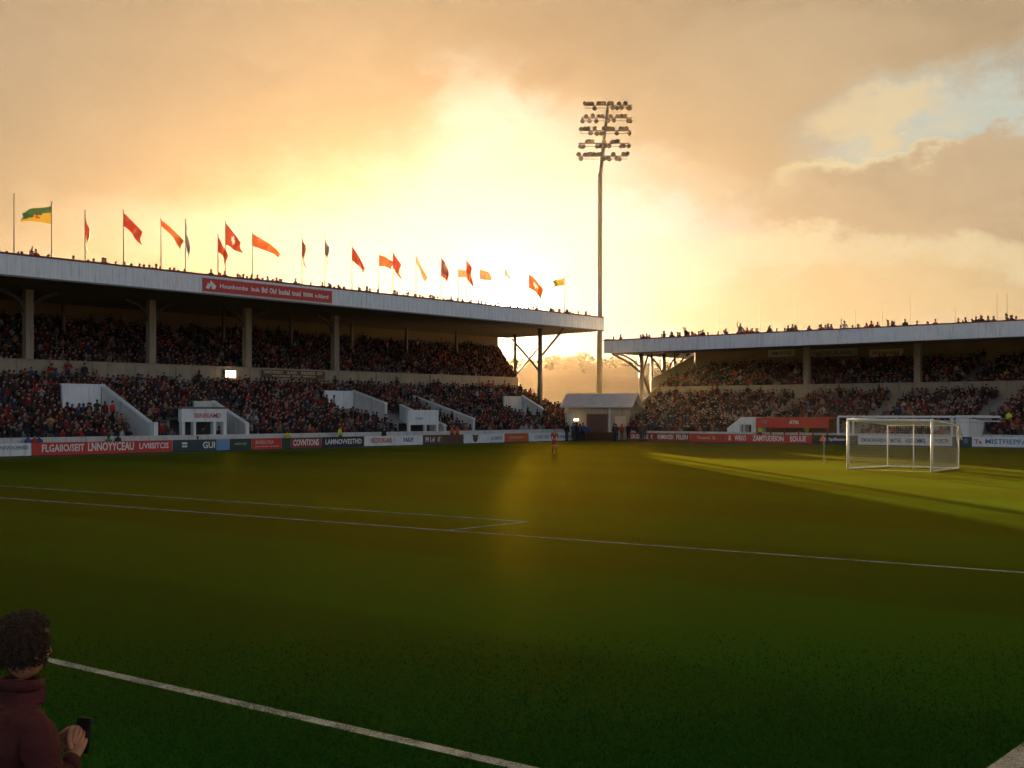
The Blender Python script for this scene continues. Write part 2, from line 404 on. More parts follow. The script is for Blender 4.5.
# standing blades in the turf nearest the camera
def near_grass():
    r = np.random.default_rng(3); n = 150000
    d = 1/(1/7.5 - r.random(n)**.9*(1/7.5-1/30)); t = (r.random(n)-.5)*1.04
    x = d*FWD.x + d*t*RGT.x; y = d*FWD.y + d*t*RGT.y
    keep = r.random(n) < np.clip((15-d)/6, 0, 1)
    lx = 7.17-(y-3.05)*.05046; ok = (np.abs(x-lx) > .085) | (r.random(n) < .12)
    l2 = 21.55-(y-3.05)*.0840; ok &= (np.abs(x-l2) > .07) | (r.random(n) < .12)
    ok &= keep & ~((y > 2.78) & (y < 3.07)) & ~((x < 4.6) & (y > 3.5) & (y < 7.3))
    x, y, d = x[ok], y[ok], d[ok]; n = len(x); h = r.uniform(.014, .032, n)*(1+.25*np.sin(x*1.7)*np.sin(y*1.3)); a = r.random(n)*6.283; w = r.uniform(.0035, .006, n)*np.clip(d/10, 1, 2.4)
    lean = r.normal(0, .016, (n, 2)); V = np.zeros((n, 3, 3))
    V[:, 0] = np.stack([x-np.cos(a)*w, y-np.sin(a)*w, 0*x], 1); V[:, 1] = np.stack([x+np.cos(a)*w, y+np.sin(a)*w, 0*x], 1)
    V[:, 2] = np.stack([x+lean[:, 0], y+lean[:, 1], h], 1)
    me = bpy.data.meshes.new('turf_blades'); me.vertices.add(n*3); me.vertices.foreach_set('co', V.astype(np.float32).ravel())
    me.loops.add(n*3); me.loops.foreach_set('vertex_index', np.arange(n*3, dtype=np.int32))
    me.polygons.add(n); me.polygons.foreach_set('loop_start', np.arange(0, n*3, 3, dtype=np.int32)); me.update(calc_edges=True)
    tag(link('turf', me, None, [M['blade']]), kind='stuff')
near_grass()

# ------------------------------------------------------------------ stands
FL = lambda a, b, h: (a, b, h)                  # long stand: along X, back Y
FR = lambda a, b, h: (b, a, h)                  # corner stand: along Y, back X
def tier(F, b0, h0, rows, dep, rise, e0, e1, name, parent, m_):
    mb = MB()
    for i in range(rows):
        ba, bb, h = b0+i*dep, b0+(i+1)*dep, h0+i*rise
        z0 = h-rise-.35
        mb.hexa([F(e0(ba), ba, z0), F(e1(ba), ba, z0), F(e1(bb), bb, z0), F(e0(bb), bb, z0),
                 F(e0(ba), ba, h), F(e1(ba), ba, h), F(e1(bb), bb, h), F(e0(bb), bb, h)])
    return mb.build(name, m_, parent)
def wall(F, pa, pb, th, z0a, z0b, z1a, z1b, mb=None, mi=0):
    """upright slab between plan points pa, pb (along, back)"""
    mb = mb or MB(); A, B = Vector((*pa, 0)), Vector((*pb, 0)); n = (B-A).normalized().cross(Vector((0, 0, 1)))*th/2
    P = [(A-n, z0a), (A+n, z0a), (B+n, z0b), (B-n, z0b), (A-n, z1a), (A+n, z1a), (B+n, z1b), (B-n, z1b)]
    return mb.hexa([F(p.x, p.y, z) for p, z in P], mi)

# ---- long stand (flags on its roof)
LS = thing('grandstand', 'long two tier grandstand with a white roof fascia and flag poles on its roof', 'grandstand', (60, 77, 0))
LA0 = 8.0
l_end = lambda b: 106.5 + (b-77)*.12
L_low = dict(F=FL, b0=77.0, h0=.40, rows=16, dep=.82, rise=.29, e0=lambda b: LA0, e1=l_end)
tier(**L_low, name='lower_terrace', parent=LS, m_=M['concrete'])
u_end = lambda b: 108 + (b-90.1)*.88
L_up = dict(F=FL, b0=90.35, h0=6.1, rows=14, dep=.86, rise=.33, e0=lambda b: LA0, e1=u_end)
tier(**L_up, name='upper_terrace', parent=LS, m_=M['concrete'])
MB().box(LA0, l_end(77), 76.0, 76.25, -.02, 1.16).build('front_wall', M['offwhite'], LS)
mb = MB(); mb.box(LA0, 108, 90.12, 90.34, 3.6, 7.05); mb.box(LA0, 108, 90.06, 90.40, 7.053, 7.15)
mb.build('parapet', M['tan'], LS)
for i in range(12):
    a = 12+i*8.1
    MB().box(a, a+.22, 90.0, 90.117, 4.6, 7.05).build('parapet_rib', M['tan'], LS)
mb = wall(FL, (LA0, 102.55), (u_end(102.4), 102.55), .2, 9.2, 9.2, 13.1, 13.1)
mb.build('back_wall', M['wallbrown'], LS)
wall(FL, (u_end(90.1)+.12, 90.2), (u_end(102.4)+.12, 102.4), .18, 0, 0, 7.1, 11.6).build('end_wall', M['tan'], LS)
wall(FL, (106.8, 77.3), (108.3, 90.0), .18, 0, 0, 1.9, 5.6).build('end_wall', M['tan'], LS)
MB().box(108.4, 111.6, 89.2, 90.1, 0, 5.2).build('end_block', M['tan'], LS)
# roof: deck, fascia, coping, purlins
r_end = lambda b: 111.7 + (b-80)*.41
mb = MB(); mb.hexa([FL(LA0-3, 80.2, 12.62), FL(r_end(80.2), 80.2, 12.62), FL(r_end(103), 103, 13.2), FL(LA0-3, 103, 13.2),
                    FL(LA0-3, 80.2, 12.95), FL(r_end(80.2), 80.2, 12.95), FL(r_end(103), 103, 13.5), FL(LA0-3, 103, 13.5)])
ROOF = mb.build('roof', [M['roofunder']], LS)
mb = MB(); mb.box(LA0-3, 111.7, 80.0, 80.19, 12.52, 13.95)
FAS = mb.build('fascia', M['white'], ROOF)
mb = MB()
a = LA0-2.6
while a < 111.5: mb.box(a, a+.05, 79.975, 79.998, 12.54, 13.93); a += .55
mb.build('fascia_seam', M['white'], ROOF)
MB().box(LA0-3, 111.75, 79.95, 80.30, 13.953, 14.08).build('coping', M['coping'], ROOF)
MB().box(LA0-3, 111.72, 79.96, 80.20, 12.40, 12.517).build('gutter', M['steel'], ROOF)
mb = MB()
for i in range(24):
    b = 81.2+i*.92; h = 12.62+(b-80.2)/22.8*.58
    mb.box(LA0-2, r_end(b)-.4, b, b+.12, h-.20, h-.003)
mb.build('purlin', M['roofunder'], ROOF)
wall(FL, (111.75, 80.3), (r_end(102.9)+.05, 102.9), .1, 12.45, 13.0, 13.95, 13.8).build('end_fascia', M['white'], LS)
# columns on the parapet line with curved haunches, thinner posts behind
for x in (-60, 28, 151, 247, 335):
    a, d = on_y(x, 90.2)
    MB().box(a-.32, a+.32, 89.9, 90.5, 7.153, 12.85).build('column', M['tan'], LS)
    mb = MB()
    for s in (-1, 1):
        pts = [(a+s*.25, 90.2, 10.9), (a+s*.55, 90.2, 11.6), (a+s*1.3, 90.2, 12.2), (a+s*2.6, 90.2, 12.62)]
        for p, q in zip(pts, pts[1:]): mb.bar(p, q, .22, .28)
    mb.build('haunch', M['roofunder'], LS)
for i in range(11):
    a = 20+i*8.6
    MB().box(a-.13, a+.13, 98.0, 98.26, 8.5, 13.0).build('post', M['steel'], LS)
# cantilever frame at the open end
cx, cy = 104.9, 84.1
MB().tube((cx, cy, 0), (cx, cy, 12.7), .27, .25, 12).build('end_column', M['steel'], LS, smooth=True)
px_, py_ = 113.7, 95.2
MB().tube((px_, py_, 0), (px_, py_, 13.0), .19, .19, 10).build('end_post', M['steel'], LS, smooth=True)
qx, qy = 115.2, 96.8
for p, q, r in (((cx, cy, 9.2), (104.9, 80.5, 12.55), .14), ((cx, cy, 10.6), (px_+2, py_+2.2, 7.2), .13),
                ((cx, cy, 7.6), (px_+2, py_+2.2, 12.4), .13), ((px_, py_, 10.2), (px_+2.4, py_+2.6, 12.0), .10)):
    MB().tube(p, q, r, r, 8).build('brace', M['steel'], LS)
for h in (8.2, 9.4, 10.6):
    MB().bar((117.6, 100.3, h), (119.0, 101.6, h), .1, .7).build('end_panel', M['steel'], LS)
# lettered strip on the parapet
a0, d = on_y(262, 89.95); a1, _ = on_y(325, 89.95)
pb = thing('parapet_sign', 'small dark lettered strip fixed to the parapet of the flag-lined grandstand', 'sign', (a0, 89.9, 6.4))
MB().box(a0, a1, 89.93, 89.985, 6.25, 6.98).build('panel', M['brown'], pb)
lettering('RMOVINIDI  SLAVD  INUNIDE SIV', (a1-a0)*.94, .28, (a0+.2, 89.925, 6.62), (1, 0, 0), M['tletter'], pb)
lettering('VOUNRIMI STAV MIRSUN', (a1-a0)*.7, .2, (a0+1.2, 89.925, 6.32), (1, 0, 0), M['tletter'], pb)

# ---- two unseen low stands at the camera's corner, added to shade the near grass
def shade_stand(label, F, lo, hi, loc):
    t = thing('grandstand', label, 'grandstand', loc)
    tier(F, 2.0, .6, 12, .8, .30, lambda b: lo, lambda b: hi, 'terrace', t, M['concrete'])
    MB().box(lo, hi, 1.7, 1.98, 0, 1.05, F=F).build('front_wall', M['offwhite'], t)
    MB().box(lo, hi, 11.7, 11.9, 0, 9.6, F=F).build('back_wall', M['wallbrown'], t)
    r = MB().hexa([F(lo-1, .8, 8.0), F(hi+1, .8, 8.0), F(hi+1, 12.4, 9.6), F(lo-1, 12.4, 9.6), F(lo-1, .8, 8.2), F(hi+1, .8, 8.2), F(hi+1, 12.4, 9.8), F(lo-1, 12.4, 9.8)]).build('roof', M['roofunder'], t)
    MB().box(lo-1, hi+1, .6, .79, 7.8, 8.9, F=F).build('fascia', M['white'], r)
    a = lo+3
    while a < hi:
        MB().box(a-.15, a+.15, 3.0, 3.3, 0, 8.3, F=F).build('column', M['steel'], t); a += 9
shade_stand('unseen low roofed stand added to shade the foreground, beside the short end', lambda a, b, h: (-b-1.0, a, h), 4.5, 62, (-6, 30, 0))
shade_stand('unseen low roofed stand along the touchline, added to shade the foreground', lambda a, b, h: (a, -b-.2, h), 3.5, 90, (45, -6, 0))

# ---- entrances cut in the long stand
def flank(F, name, a, b0, b1, zb0, zb1, h0, h1, parent, th=.3):
    o = wall(F, (a, b0), (a, b1), th, zb0, zb1, h0, h1).build(name, M['offwhite'], parent)
    mb = wall(F, (a, b0-.02), (a, b1+.02), th+.1, h0+.003, h1+.003, h0+.12, h1+.12); mb.build('wall_cap', M['white'], parent)
    return o
# tall stairway walls
def upvec(x, b, y):
    a, d = on_y(x, b); return a, hgt(y, d)
e = thing('stairway', 'white walled stairway opening with a long sloping grey side wall', 'stairway', (48, 77, 0))
flank(FL, 'side_wall', 49.6, 76.9, 83.5, 0.2, 2.2, 2.0, 4.9, e)
MB().box(46.2, 49.4, 83.5, 83.75, 2.4, 4.95).build('back_panel', M['white'], e)
MB().box(46.1, 49.75, 83.45, 83.8, 4.953, 5.07).build('wall_cap', M['white'], e)
MB().box(49.42, 49.78, 76.26, 76.88, 0, 2.15).build('end_pier', M['white'], e)
# portal with a lettered lintel
e = thing('entrance_portal', 'white entrance portal with red lettering on its lintel above an open gateway', 'portal', (54.3, 77, 0))
a0, d0 = on_y(181, 76.4); a1, d1 = on_y(226, 76.4)
MB().box(a0, a1, 76.3, 76.75, 2.15, 3.15).build('lintel', M['white'], e)
MB().box(a0-.1, a1+.1, 76.26, 77.5, 3.153, 3.30).build('canopy', M['steel'], e)
for aa, w in ((a0+.05, .25), (on_y(193, 76.4)[0], .22), (on_y(213, 76.4)[0], .22), (a1-.3, .3)):
    MB().box(aa, aa+w, 76.32, 76.7, 0, 2.147).build('post', M['white'], e)
MB().box(a0, a1, 77.8, 77.9, 0, 2.3).build('opening_shade', M['black'], e)  # black panel painted as the shade inside the gateway
lettering('IIIINIRIAMD', 2.4, .36, (a0+1.15, 76.297, 2.45), (1, 0, 0), M['rletter'], e)
flank(FL, 'side_wall', 57.9, 76.4, 80.8, 0, 1.2, 1.95, 3.75, e)
MB().box(a1, 57.75, 80.6, 80.8, 1.2, 3.8).build('back_panel', M['offwhite'], e)
MB().box(57.72, 58.08, 76.26, 76.39, 0, 2.05).build('end_pier', M['white'], e)
# upper opening in the middle of the terrace
e = thing('stairway', 'pale stair opening high in the terrace between the portal and the sunlit end', 'stairway', (70, 84, 2))
a0, d = on_y(325, 86.0); a1, _ = on_y(353, 86.0)
MB().box(a0, a1, 86.0, 86.2, 2.6, hgt(390.5, d)).build('back_panel', M['white'], e)
flank(FL, 'side_wall', a1+.15, 81.5, 86.0, 1.4, 3.0, 3.7, hgt(391, d), e)
# far portal
e = thing('entrance_portal', 'pale entrance portal with a sloping side wall close to the sunlit end of the terrace', 'portal', (80, 77, 0))
a0, _ = on_y(404, 77); a1, d = on_y(434, 77)
MB().box(a0, a1, 76.4, 76.7, 1.75, hgt(410, d)).build('lintel', M['white'], e)
for aa in (a0+.05, on_y(420.5, 77)[0], a1-.25): MB().box(aa, aa+.22, 76.42, 76.68, 0, 1.747).build('post', M['white'], e)
MB().box(a0, a1, 77.6, 77.7, 0, 1.9).build('opening_shade', M['black'], e)  # black panel stands in for the shade behind the posts
flank(FL, 'side_wall', a1+.9, 76.4, 82.4, 0, 1.6, 1.6, 3.6, e)
lettering('FNNP', 1.0, .25, (a0+.9, 76.397, 2.2), (1, 0, 0), M['gletter'], e)
e = thing('stairway', 'low sloping stair wall in the crowd beside the sunlit end of the long stand', 'stairway', (88, 78, 0))
a0, _ = on_y(468, 78)
flank(FL, 'side_wall', a0, 77.2, 85.5, .6, 2.8, 2.2, 4.55, e)
e = thing('stairway', 'last small stair opening before the open end of the long stand', 'stairway', (99, 84, 0))
a0, d = on_y(504, 84); a1, _ = on_y(522, 84)
MB().box(a0, a1, 84.0, 84.2, 2.0, hgt(396, d)).build('back_panel', M['offwhite'], e)
flank(FL, 'side_wall', a1+.1, 80.8, 84.0, 1.5, 2.4, 3.1, hgt(396, d), e)

# ---- corner stand
RS = thing('grandstand', 'smaller corner grandstand with a grey-white fascia and bare thin masts above it', 'grandstand', (104, 45, 0))
RA0 = 2.0
r_e = lambda b: 70.2 + (b-102.5)*.36
R_low = dict(F=FR, b0=102.6, h0=.30, rows=15, dep=.82, rise=.263, e0=lambda b: RA0, e1=r_e)
tier(**R_low, name='lower_terrace', parent=RS, m_=M['concrete'])
R_up = dict(F=FR, b0=115.3, h0=5.0, rows=11, dep=.82, rise=.26, e0=lambda b: RA0, e1=lambda b: 75.4)
tier(**R_up, name='upper_terrace', parent=RS, m_=M['concrete'])
MB().box(101.75, 102.0, RA0, 69.8, -.02, 1.0).build('front_wall', M['offwhite'], RS)
mb = MB(); mb.box(115.02, 115.25, RA0, 75.4, 3.2, 5.8); mb.box(114.96, 115.3, RA0, 75.4, 5.803, 5.9)
mb.build('parapet', M['tan'], RS)
for i in range(9):
    v = 5+i*8.2
    MB().box(114.9, 115.017, v, v+.22, 3.9, 5.8).build('parapet_rib', M['tan'], RS)
MB().box(124.4, 124.6, RA0, 75.4, 7.2, 10.5).build('back_wall', M['wallbrown'], RS)
wall(FR, (70.45, 102.7), (74.9, 114.95), .18, 0, 0, 2.4, 5.8).build('end_wall', M['tan'], RS)  # end walls heightened to block low sun from the end crowd
wall(FR, (75.55, 115.1), (75.55, 124.3), .18, 0, 0, 6.9, 9.9).build('end_wall', M['tan'], RS)
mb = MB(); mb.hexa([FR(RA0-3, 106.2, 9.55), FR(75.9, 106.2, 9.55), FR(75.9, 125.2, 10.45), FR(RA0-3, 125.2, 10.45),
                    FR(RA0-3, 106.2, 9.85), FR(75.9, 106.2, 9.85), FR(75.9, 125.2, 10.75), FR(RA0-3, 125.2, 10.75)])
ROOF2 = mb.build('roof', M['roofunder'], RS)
MB().box(106.0, 106.19, RA0-3, 75.95, 9.46, 10.82).build('fascia', M['white'], ROOF2)
mb = MB(); v = RA0-2.6
while v < 75.7: mb.box(105.975, 105.998, v, v+.05, 9.48, 10.80); v += .55
mb.build('fascia_seam', M['white'], ROOF2)
MB().box(105.95, 106.3, RA0-3, 76.0, 10.823, 10.94).build('coping', M['coping'], ROOF2)
MB().box(106.3, 125.2, 75.96, 76.05, 9.5, 11.1).build('end_fascia', M['white'], ROOF2)
mb = MB()
for i in range(20):
    u = 107.2+i*.92; h = 9.55+(u-106.2)/19*.9
    mb.box(u, u+.12, RA0-2, 75.6, h-.2, h-.003)
mb.build('purlin', M['roofunder'], ROOF2)
for x in (807, 918, 1035):
    v, d = on_x(x, 115.1)
    MB().box(114.85, 115.4, v-.3, v+.3, 5.903, 9.9).build('column', M['tan'], RS)
# open braced end
ends = [(111.4, 74.6, .27), (115.6, 75.95, .13), (118.2, 75.95, .24), (120.6, 75.95, .16)]
for u, v, r in ends:
    MB().tube((u, v, 0), (u, v, 9.55+(u-106.2)/19*.9), r, r, 10).build('end_column', M['steel'], RS, smooth=True)
def arc(p, q, sag, n=6):
    p, q = Vector(p), Vector(q)
    return [p.lerp(q, i/n) + Vector((0, 0, sag*4*(i/n)*(1-i/n))) for i in range(n+1)]
for pts, r in ((arc((106.6, 75.2, 9.4), (111.4, 74.6, 7.4), .2), .15), (arc((107.4, 75.2, 9.45), (111.4, 74.6, 8.0), .3), .11),
               (arc((111.4, 74.6, 7.4), (115.6, 75.95, 4.6), .1), .15), (arc((111.4, 74.6, 6.6), (114.2, 75.5, 9.6), .2), .12),
               (arc((114.2, 75.5, 9.6), (118.2, 75.95, 7.4), .3), .12), (arc((118.2, 75.95, 6.6), (121.5, 75.95, 10.0), .5), .12),
               (arc((120.6, 75.95, 7.6), (123.9, 75.95, 10.1), .4), .12), (arc((117.0, 75.95, 6.2), (119.6, 75.95, 8.2), 0), .07)):
    MB().path(pts, r, 8).build('brace', M['darksteel'], RS)
for h in (8.9, 9.6):
    MB().bar((122.6, 75.8, h), (124.2, 75.8, h), .1, .4).build('end_panel', M['white'], RS)
# pale lettered panels on the back wall
for x0, x1, s, look in ((768, 794, 'AMOVTSIE', 'faint narrow'), (809, 857, 'NSIFTAFURLADAL', 'wide pale'), (869, 903, 'SKDWAJRE', 'yellowish')):
    v0, d = on_x(x0, 124.2); v1, _ = on_x(x1, 124.2)
    w = v0-v1
    t = thing('wall_sign', look + ' lettered panel under the roof of the corner grandstand', 'sign', (124.2, v0, 9))
    MB().box(124.28, 124.36, v1, v0, hgt(357, d), hgt(349.5, d)).build('panel', M['tletter'] if look == 'yellowish' else M['gletter'], t)
    lettering(s, w*.8, .42, (124.275, v0-w*.1, hgt(355.5, d)), (0, -1, 0), M['brown'], t)
# portal, dugout canopy, white rail
e = thing('entrance_portal', 'white concrete portal with a small dark doorway beside the red canopy', 'portal', (102.3, 56.5, 0))
vA, d = on_x(728, 102.2); vB, _ = on_x(757, 102.2); vm, _ = on_x(742, 102.2); vd0, _ = on_x(741, 102.2); vd1, _ = on_x(752, 102.2)
hT = hgt(417, d)
ring = [(102.05, vB, -.01), (102.05, vB, hT), (102.05, vm, hT), (102.05, vA, hgt(428, d)), (102.05, vA, -.01), (102.05, vd0, -.01), (102.05, vd0, hgt(424.5, d)), (102.05, vd1, hgt(424.5, d)), (102.05, vd1, -.01)]
MB().prism(ring, (.35, 0, 0)).build('front_wall', M['white'], e)
MB().box(103.2, 103.3, vd1-.1, vd0+.1, -.01, 2.1).build('opening_shade', M['black'], e)  # shade within the doorway, put in as a black panel
MB().box(102.42, 105.5, vB, vB+.25, .3, hT-.003).build('side_wall', M['offwhite'], e)
MB().box(102.42, 105.5, vm-.25, vm, .3, hT-.003).build('side_wall', M['offwhite'], e)
e = thing('dugout', 'long red dugout canopy with white lettering and an open front', 'dugout', (101.3, 51, 0))
v0, d = on_x(757.5, 101.2); v1, _ = on_x(830, 101.2); hT, hB = hgt(418, d), hgt(427.5, d)
MB().box(100.85, 101.0, v1, v0, hB, hT).build('canopy_front', M['red'], e)
MB().hexa([(101.003, v1, hT-.12), (103.0, v1, hT-.02), (103.0, v0, hT-.02), (101.003, v0, hT-.12), (101.003, v1, hT), (103.0, v1, hT+.1), (103.0, v0, hT+.1), (101.003, v0, hT)]).build('canopy_roof', M['red'], e)
for i in range(6):
    v = v1+.06+(v0-v1-.2)*i/5
    MB().box(100.9, 101.0, v, v+.12, 0, hB-.003).build('post', M['darkred'], e)
MB().box(102.9, 103.0, v1, v0, 0, hT-.05).build('back_panel', M['brown'], e)
MB().box(102.2, 102.7, v1+.2, v0-.2, .42, .5).build('bench', M['darksteel'], e)
lettering('VIS', .6, .3, (100.845, v0-.6, hB+.35), (0, -1, 0), M['bluebrd'], e)
lettering('ATIR', 1.0, .32, (100.845, (v0+v1)/2+.2, hB+.35), (0, -1, 0), M['wletter'], e)
e = thing('steel_railing', 'white painted railing frame running behind the goal in front of the crowd', 'railing', (102, 40, 0))
v0, d = on_x(838, 101.5); v1, _ = on_x(1000, 101.5)
MB().box(101.45, 101.6, v1, v0, hgt(417.5, d), hgt(415.6, d)).build('top_rail', M['white'], e)
MB().box(101.47, 101.58, v1, v0-1.5, hgt(421, d), hgt(420.2, d)).build('lower_rail', M['white'], e)
for x in (838, 853, 952):
    v, _ = on_x(x, 101.5); MB().box(101.46, 101.6, v-.09, v+.09, 0, hgt(417.6, d)).build('post', M['white'], e)
v0, d = on_x(955, 101.4); v1, _ = on_x(982, 101.4)
e = thing('kiosk', 'white boxy stair enclosure at the end of the railing near the corner crowd', 'kiosk', (102, 34, 0))
vq, _ = on_x(968, 101.4)
MB().box(101.62, 101.72, vq, v0, 0, hgt(417.8, d)).build('front_panel', M['white'], e)
MB().prism([(101.62, vq-.003, 0), (101.62, vq-.003, hgt(418, d)), (101.62, v1, hgt(421, d)), (101.62, v1, hgt(428, d)), (101.62, vq-.9, 0)], (.25, 0, 0)).build('side_panel', M['offwhite'], e)
MB().box(101.55, 104.0, v1, v0, hgt(417.7, d)+.003, hgt(416, d)+.05).build('roof', M['white'], e)

# ------------------------------------------------------------------ advertising boards
def board(F, a0, a1, b, h, m_, label, texts, group='advertising boards round the pitch', z0=.03, extra=None):
    """texts: (string, start fraction, width fraction, height fraction, base fraction, material)"""
    lo, hi = min(a0, a1), max(a0, a1); sgn = 1 if F is FL else -1
    t = thing('advertising_board', label, 'advertising board', F((lo+hi)/2, b, 0), group)
    pan = MB().box(lo+.015, hi-.015, b, b+.06, z0, h, F=F).build('panel', m_, t)
    for a in (lo+.3, hi-.3): MB().box(a-.03, a+.03, b+.063, b+.55, 0, .05, F=F).build('foot', M['steel'], t)
    w = hi-lo
    for s, x, ww, hh, yy, lm in texts:
        if F is FL: o, xd = (lo+x*w, b-.003, z0+yy*h), (1, 0, 0)
        else: o, xd = (b-.003, hi-x*w, z0+yy*h), (0, -1, 0)
        lettering(s, ww*w, hh*h, o, xd, lm, pan)
    if extra: extra(pan, lo, hi)
    return t
BV = 73.5
W, Bl, Dl, Rl, Gl, Tl = (M[k] for k in ('wletter', 'bletter', 'dletter', 'rletter', 'gletter', 'tletter'))
ubl = lambda x: on_y(x, BV)[0]
rows_l = [
 (-90, -30, 'darkred', 'dark red board at the near end of the long stand', []),
 (-29, 31.5, 'white', 'white board with blue lettering beside the long red one', [('VNSVOUENSD', .42, .52, .30, .48, Bl)]),
 (32, 172.5, 'red', 'long bright red board with three groups of white lettering', [('FLGAIIO/SEIT', .065, .285, .58, .24, W), ('LNNOYYCEAU', .375, .33, .68, .22, W), ('L/VIISITCIS', .745, .225, .48, .30, W)]),
 (173, 216.5, 'teal', 'dark teal board with a white double bar and short white lettering', [('GUI', .68, .28, .58, .2, W), ('=', .2, .12, .40, .34, W)]),
 (217, 229.5, 'bluebrd', 'small plain light blue board', []),
 (230, 251.5, 'darkgreen', 'dark green board with dim white lettering', [('vwirrrdd', .2, .55, .25, .42, Gl)]),
 (252, 282, 'red', 'short red board with two rows of tan lettering', [('BUIRLCKA', .12, .6, .32, .46, Tl), ('scmndriols ainudel', .1, .8, .14, .18, Tl)]),
 (282.4, 291, 'darkgreen', 'plain narrow dark green board', []),
 (291.4, 321.5, 'darkred', 'dark red board with bold white lettering', [('COVNTIONS', .06, .85, .6, .2, W)]),
 (322, 364, 'black', 'near-black board with a single bold white word', [('LAMNOVVESTHD', .08, .86, .5, .26, W)]),
 (364.4, 395, 'white', 'white board with orange-red lettering', [('VREZ/FIORGAND', .2, .7, .52, .26, Rl)]),
 (395.2, 423, 'white', 'white board with one short dark word', [('FAIUF', .3, .34, .45, .3, Dl)]),
 (423.4, 442, 'brown', 'brown board scattered with broken white lettering', [('FI I.d  AT', .12, .8, .5, .25, W)]),
 (442.4, 463.5, 'brown', 'plain brown board in the glare', []),
 (464, 471, 'white', 'short white board next to a round tan emblem', []),
 (471.2, 479.5, 'white', 'small white board with a round tan emblem', []),
 (479.8, 504.5, 'white', 'white board with grey lettering beyond the emblem', [('ARUMEND', .42, .5, .4, .28, Gl)]),
 (505, 528.5, 'orange', 'orange board in the sunlit corner', [('ANIMIRNIVH', .2, .6, .3, .35, Tl)]),
 (529, 552, 'white', 'white board with grey lettering beside the orange one', [('CWINTHEID', .25, .65, .45, .28, Gl)]),
 (552.4, 574.5, 'white', 'last white board before the corner wall', [('CKNNIVOD', .25, .6, .35, .3, Bl)]),
]
for x0, x1, m_, lab, tx in rows_l:
    ex = None
    if 'small white board' in lab:
        def ex(t, lo, hi):
            c = (lo+hi)/2; me = MB()
            n = 20; me.prism([(c+.33*math.cos(k*2*math.pi/n), BV-.014, .45+.33*math.sin(k*2*math.pi/n)) for k in range(n)], (0, .012, 0))
            for s in (-1, 1): me.prism([(c+s*.27+.13*math.cos(k*2*math.pi/n), BV-.018, .72+.13*math.sin(k*2*math.pi/n)) for k in range(n)], (0, .012, 0))
            me.build('emblem', M['brown'], t)
    board(FL, ubl(x0), ubl(x1), BV, .86, M[m_], lab + ' by the long stand' if 'long stand' not in lab else lab, tx, extra=ex)
# corner wall between the two rows
t = thing('low_wall', 'low brown wall closing the corner in front of the gabled hut', 'wall', (97, 72, 0))
MB().prism([(ubl(575.5), BV, 0), (100, BV, 0), (100, 70.4, 0), (100.25, 70.4, 0), (100.25, BV+.25, 0), (ubl(575.5), BV+.25, 0)], (0, 0, .78)).build('wall', M['brown'], t)
MB().prism([(ubl(575.5), BV-.04, .783), (100-.04, BV-.04, .783), (100-.04, 70.4, .783), (100.3, 70.4, .783), (100.3, BV+.3, .783), (ubl(575.5), BV+.3, .783)], (0, 0, .07)).build('cap', M['darkred'], t)
BU = 100.0
vbr = lambda x: on_x(x, BU)[0]
rows_r = [
 (628, 690, 'darkred', 'dark red board with tight white capitals at the corner end', [('LRUDACRE K  KHMOCEX FELEN', .05, .92, .55, .24, W)]),
 (690.3, 725, 'red', 'red board with small pinkish lettering', [('TLouuuoC EL', .2, .55, .36, .32, Tl)]),
 (725.3, 812, 'red', 'long red board with large white capitals', [('& WIXO  ZAMTUDEION  EOUUE', .04, .9, .62, .2, W)]),
 (812.3, 848, 'black', 'black board with small white script', [('-m Splfestn', .28, .66, .42, .28, W)]),
 (848.3, 857.5, 'darkgreen', 'narrow plain dark green board', []),
 (858, 952, 'white', 'long white board with dark capitals seen through the goal net', [('TIMOROHUHULN  MUTHG  ROOROMMUL  STPOPETR', .03, .94, .42, .28, Dl)]),
 (952.3, 971.8, 'darkgreen', 'dark green board with one pale blue mark', [('FI', .62, .16, .5, .25, M['bluebrd'])]),
 (972.2, 1040, 'white', 'white board with blue capitals at the far side of the goal', [('Ta', .03, .12, .45, .28, Rl), ('MISTFIEPFASP', .2, .75, .5, .28, Bl)]),
 (1041, 1130, 'red', 'red board at the open side beyond the goal', [('FLGAIIO/SEIT', .1, .6, .5, .26, W)]),
]
for x0, x1, m_, lab, tx in rows_r:
    board(FR, vbr(x0), vbr(x1), BU, .83, M[m_], lab + ' before the corner stand', tx)

# banner on the fascia
a0, d = on_y(203, 79.9); a1, _ = on_y(332, 79.9)
t = thing('roof_banner', 'red banner with white lettering and crest fixed to the white roof fascia', 'banner', (a0, 79.9, 13))
MB().box(a0, a1, 79.90, 79.96, 12.66, 13.72).build('panel', M['red'], t)
MB().box(a0-.08, a1+.08, 79.915, 79.965, 12.58, 12.657).build('frame', M['offwhite'], t)
MB().box(a0-.08, a1+.08, 79.915, 79.965, 13.723, 13.80).build('frame', M['offwhite'], t)
w = a1-a0
lettering('Hounhombs buk', w*.30, .36, (a0+w*.12, 79.897, 13.02), (1, 0, 0), W, t)
lettering('Btl Oluf lusial touul', w*.31, .46, (a0+w*.43, 79.897, 12.98), (1, 0, 0), W, t)
lettering('momeo n.fdord', w*.21, .36, (a0+w*.76, 79.897, 13.0), (1, 0, 0), W, t)
mb = MB()
for k in range(3):
    cx_, cz = a0+w*(.035+.02*k), 13.02+.22*(k % 2)
    mb.prism([(cx_-.22, 79.886, cz-.1), (cx_+.1, 79.886, cz-.16), (cx_+.26, 79.886, cz+.12), (cx_, 79.886, cz+.34), (cx_-.1, 79.886, cz+.1)], (0, .01+.001*k, 0))
mb.build('crest', W, t)

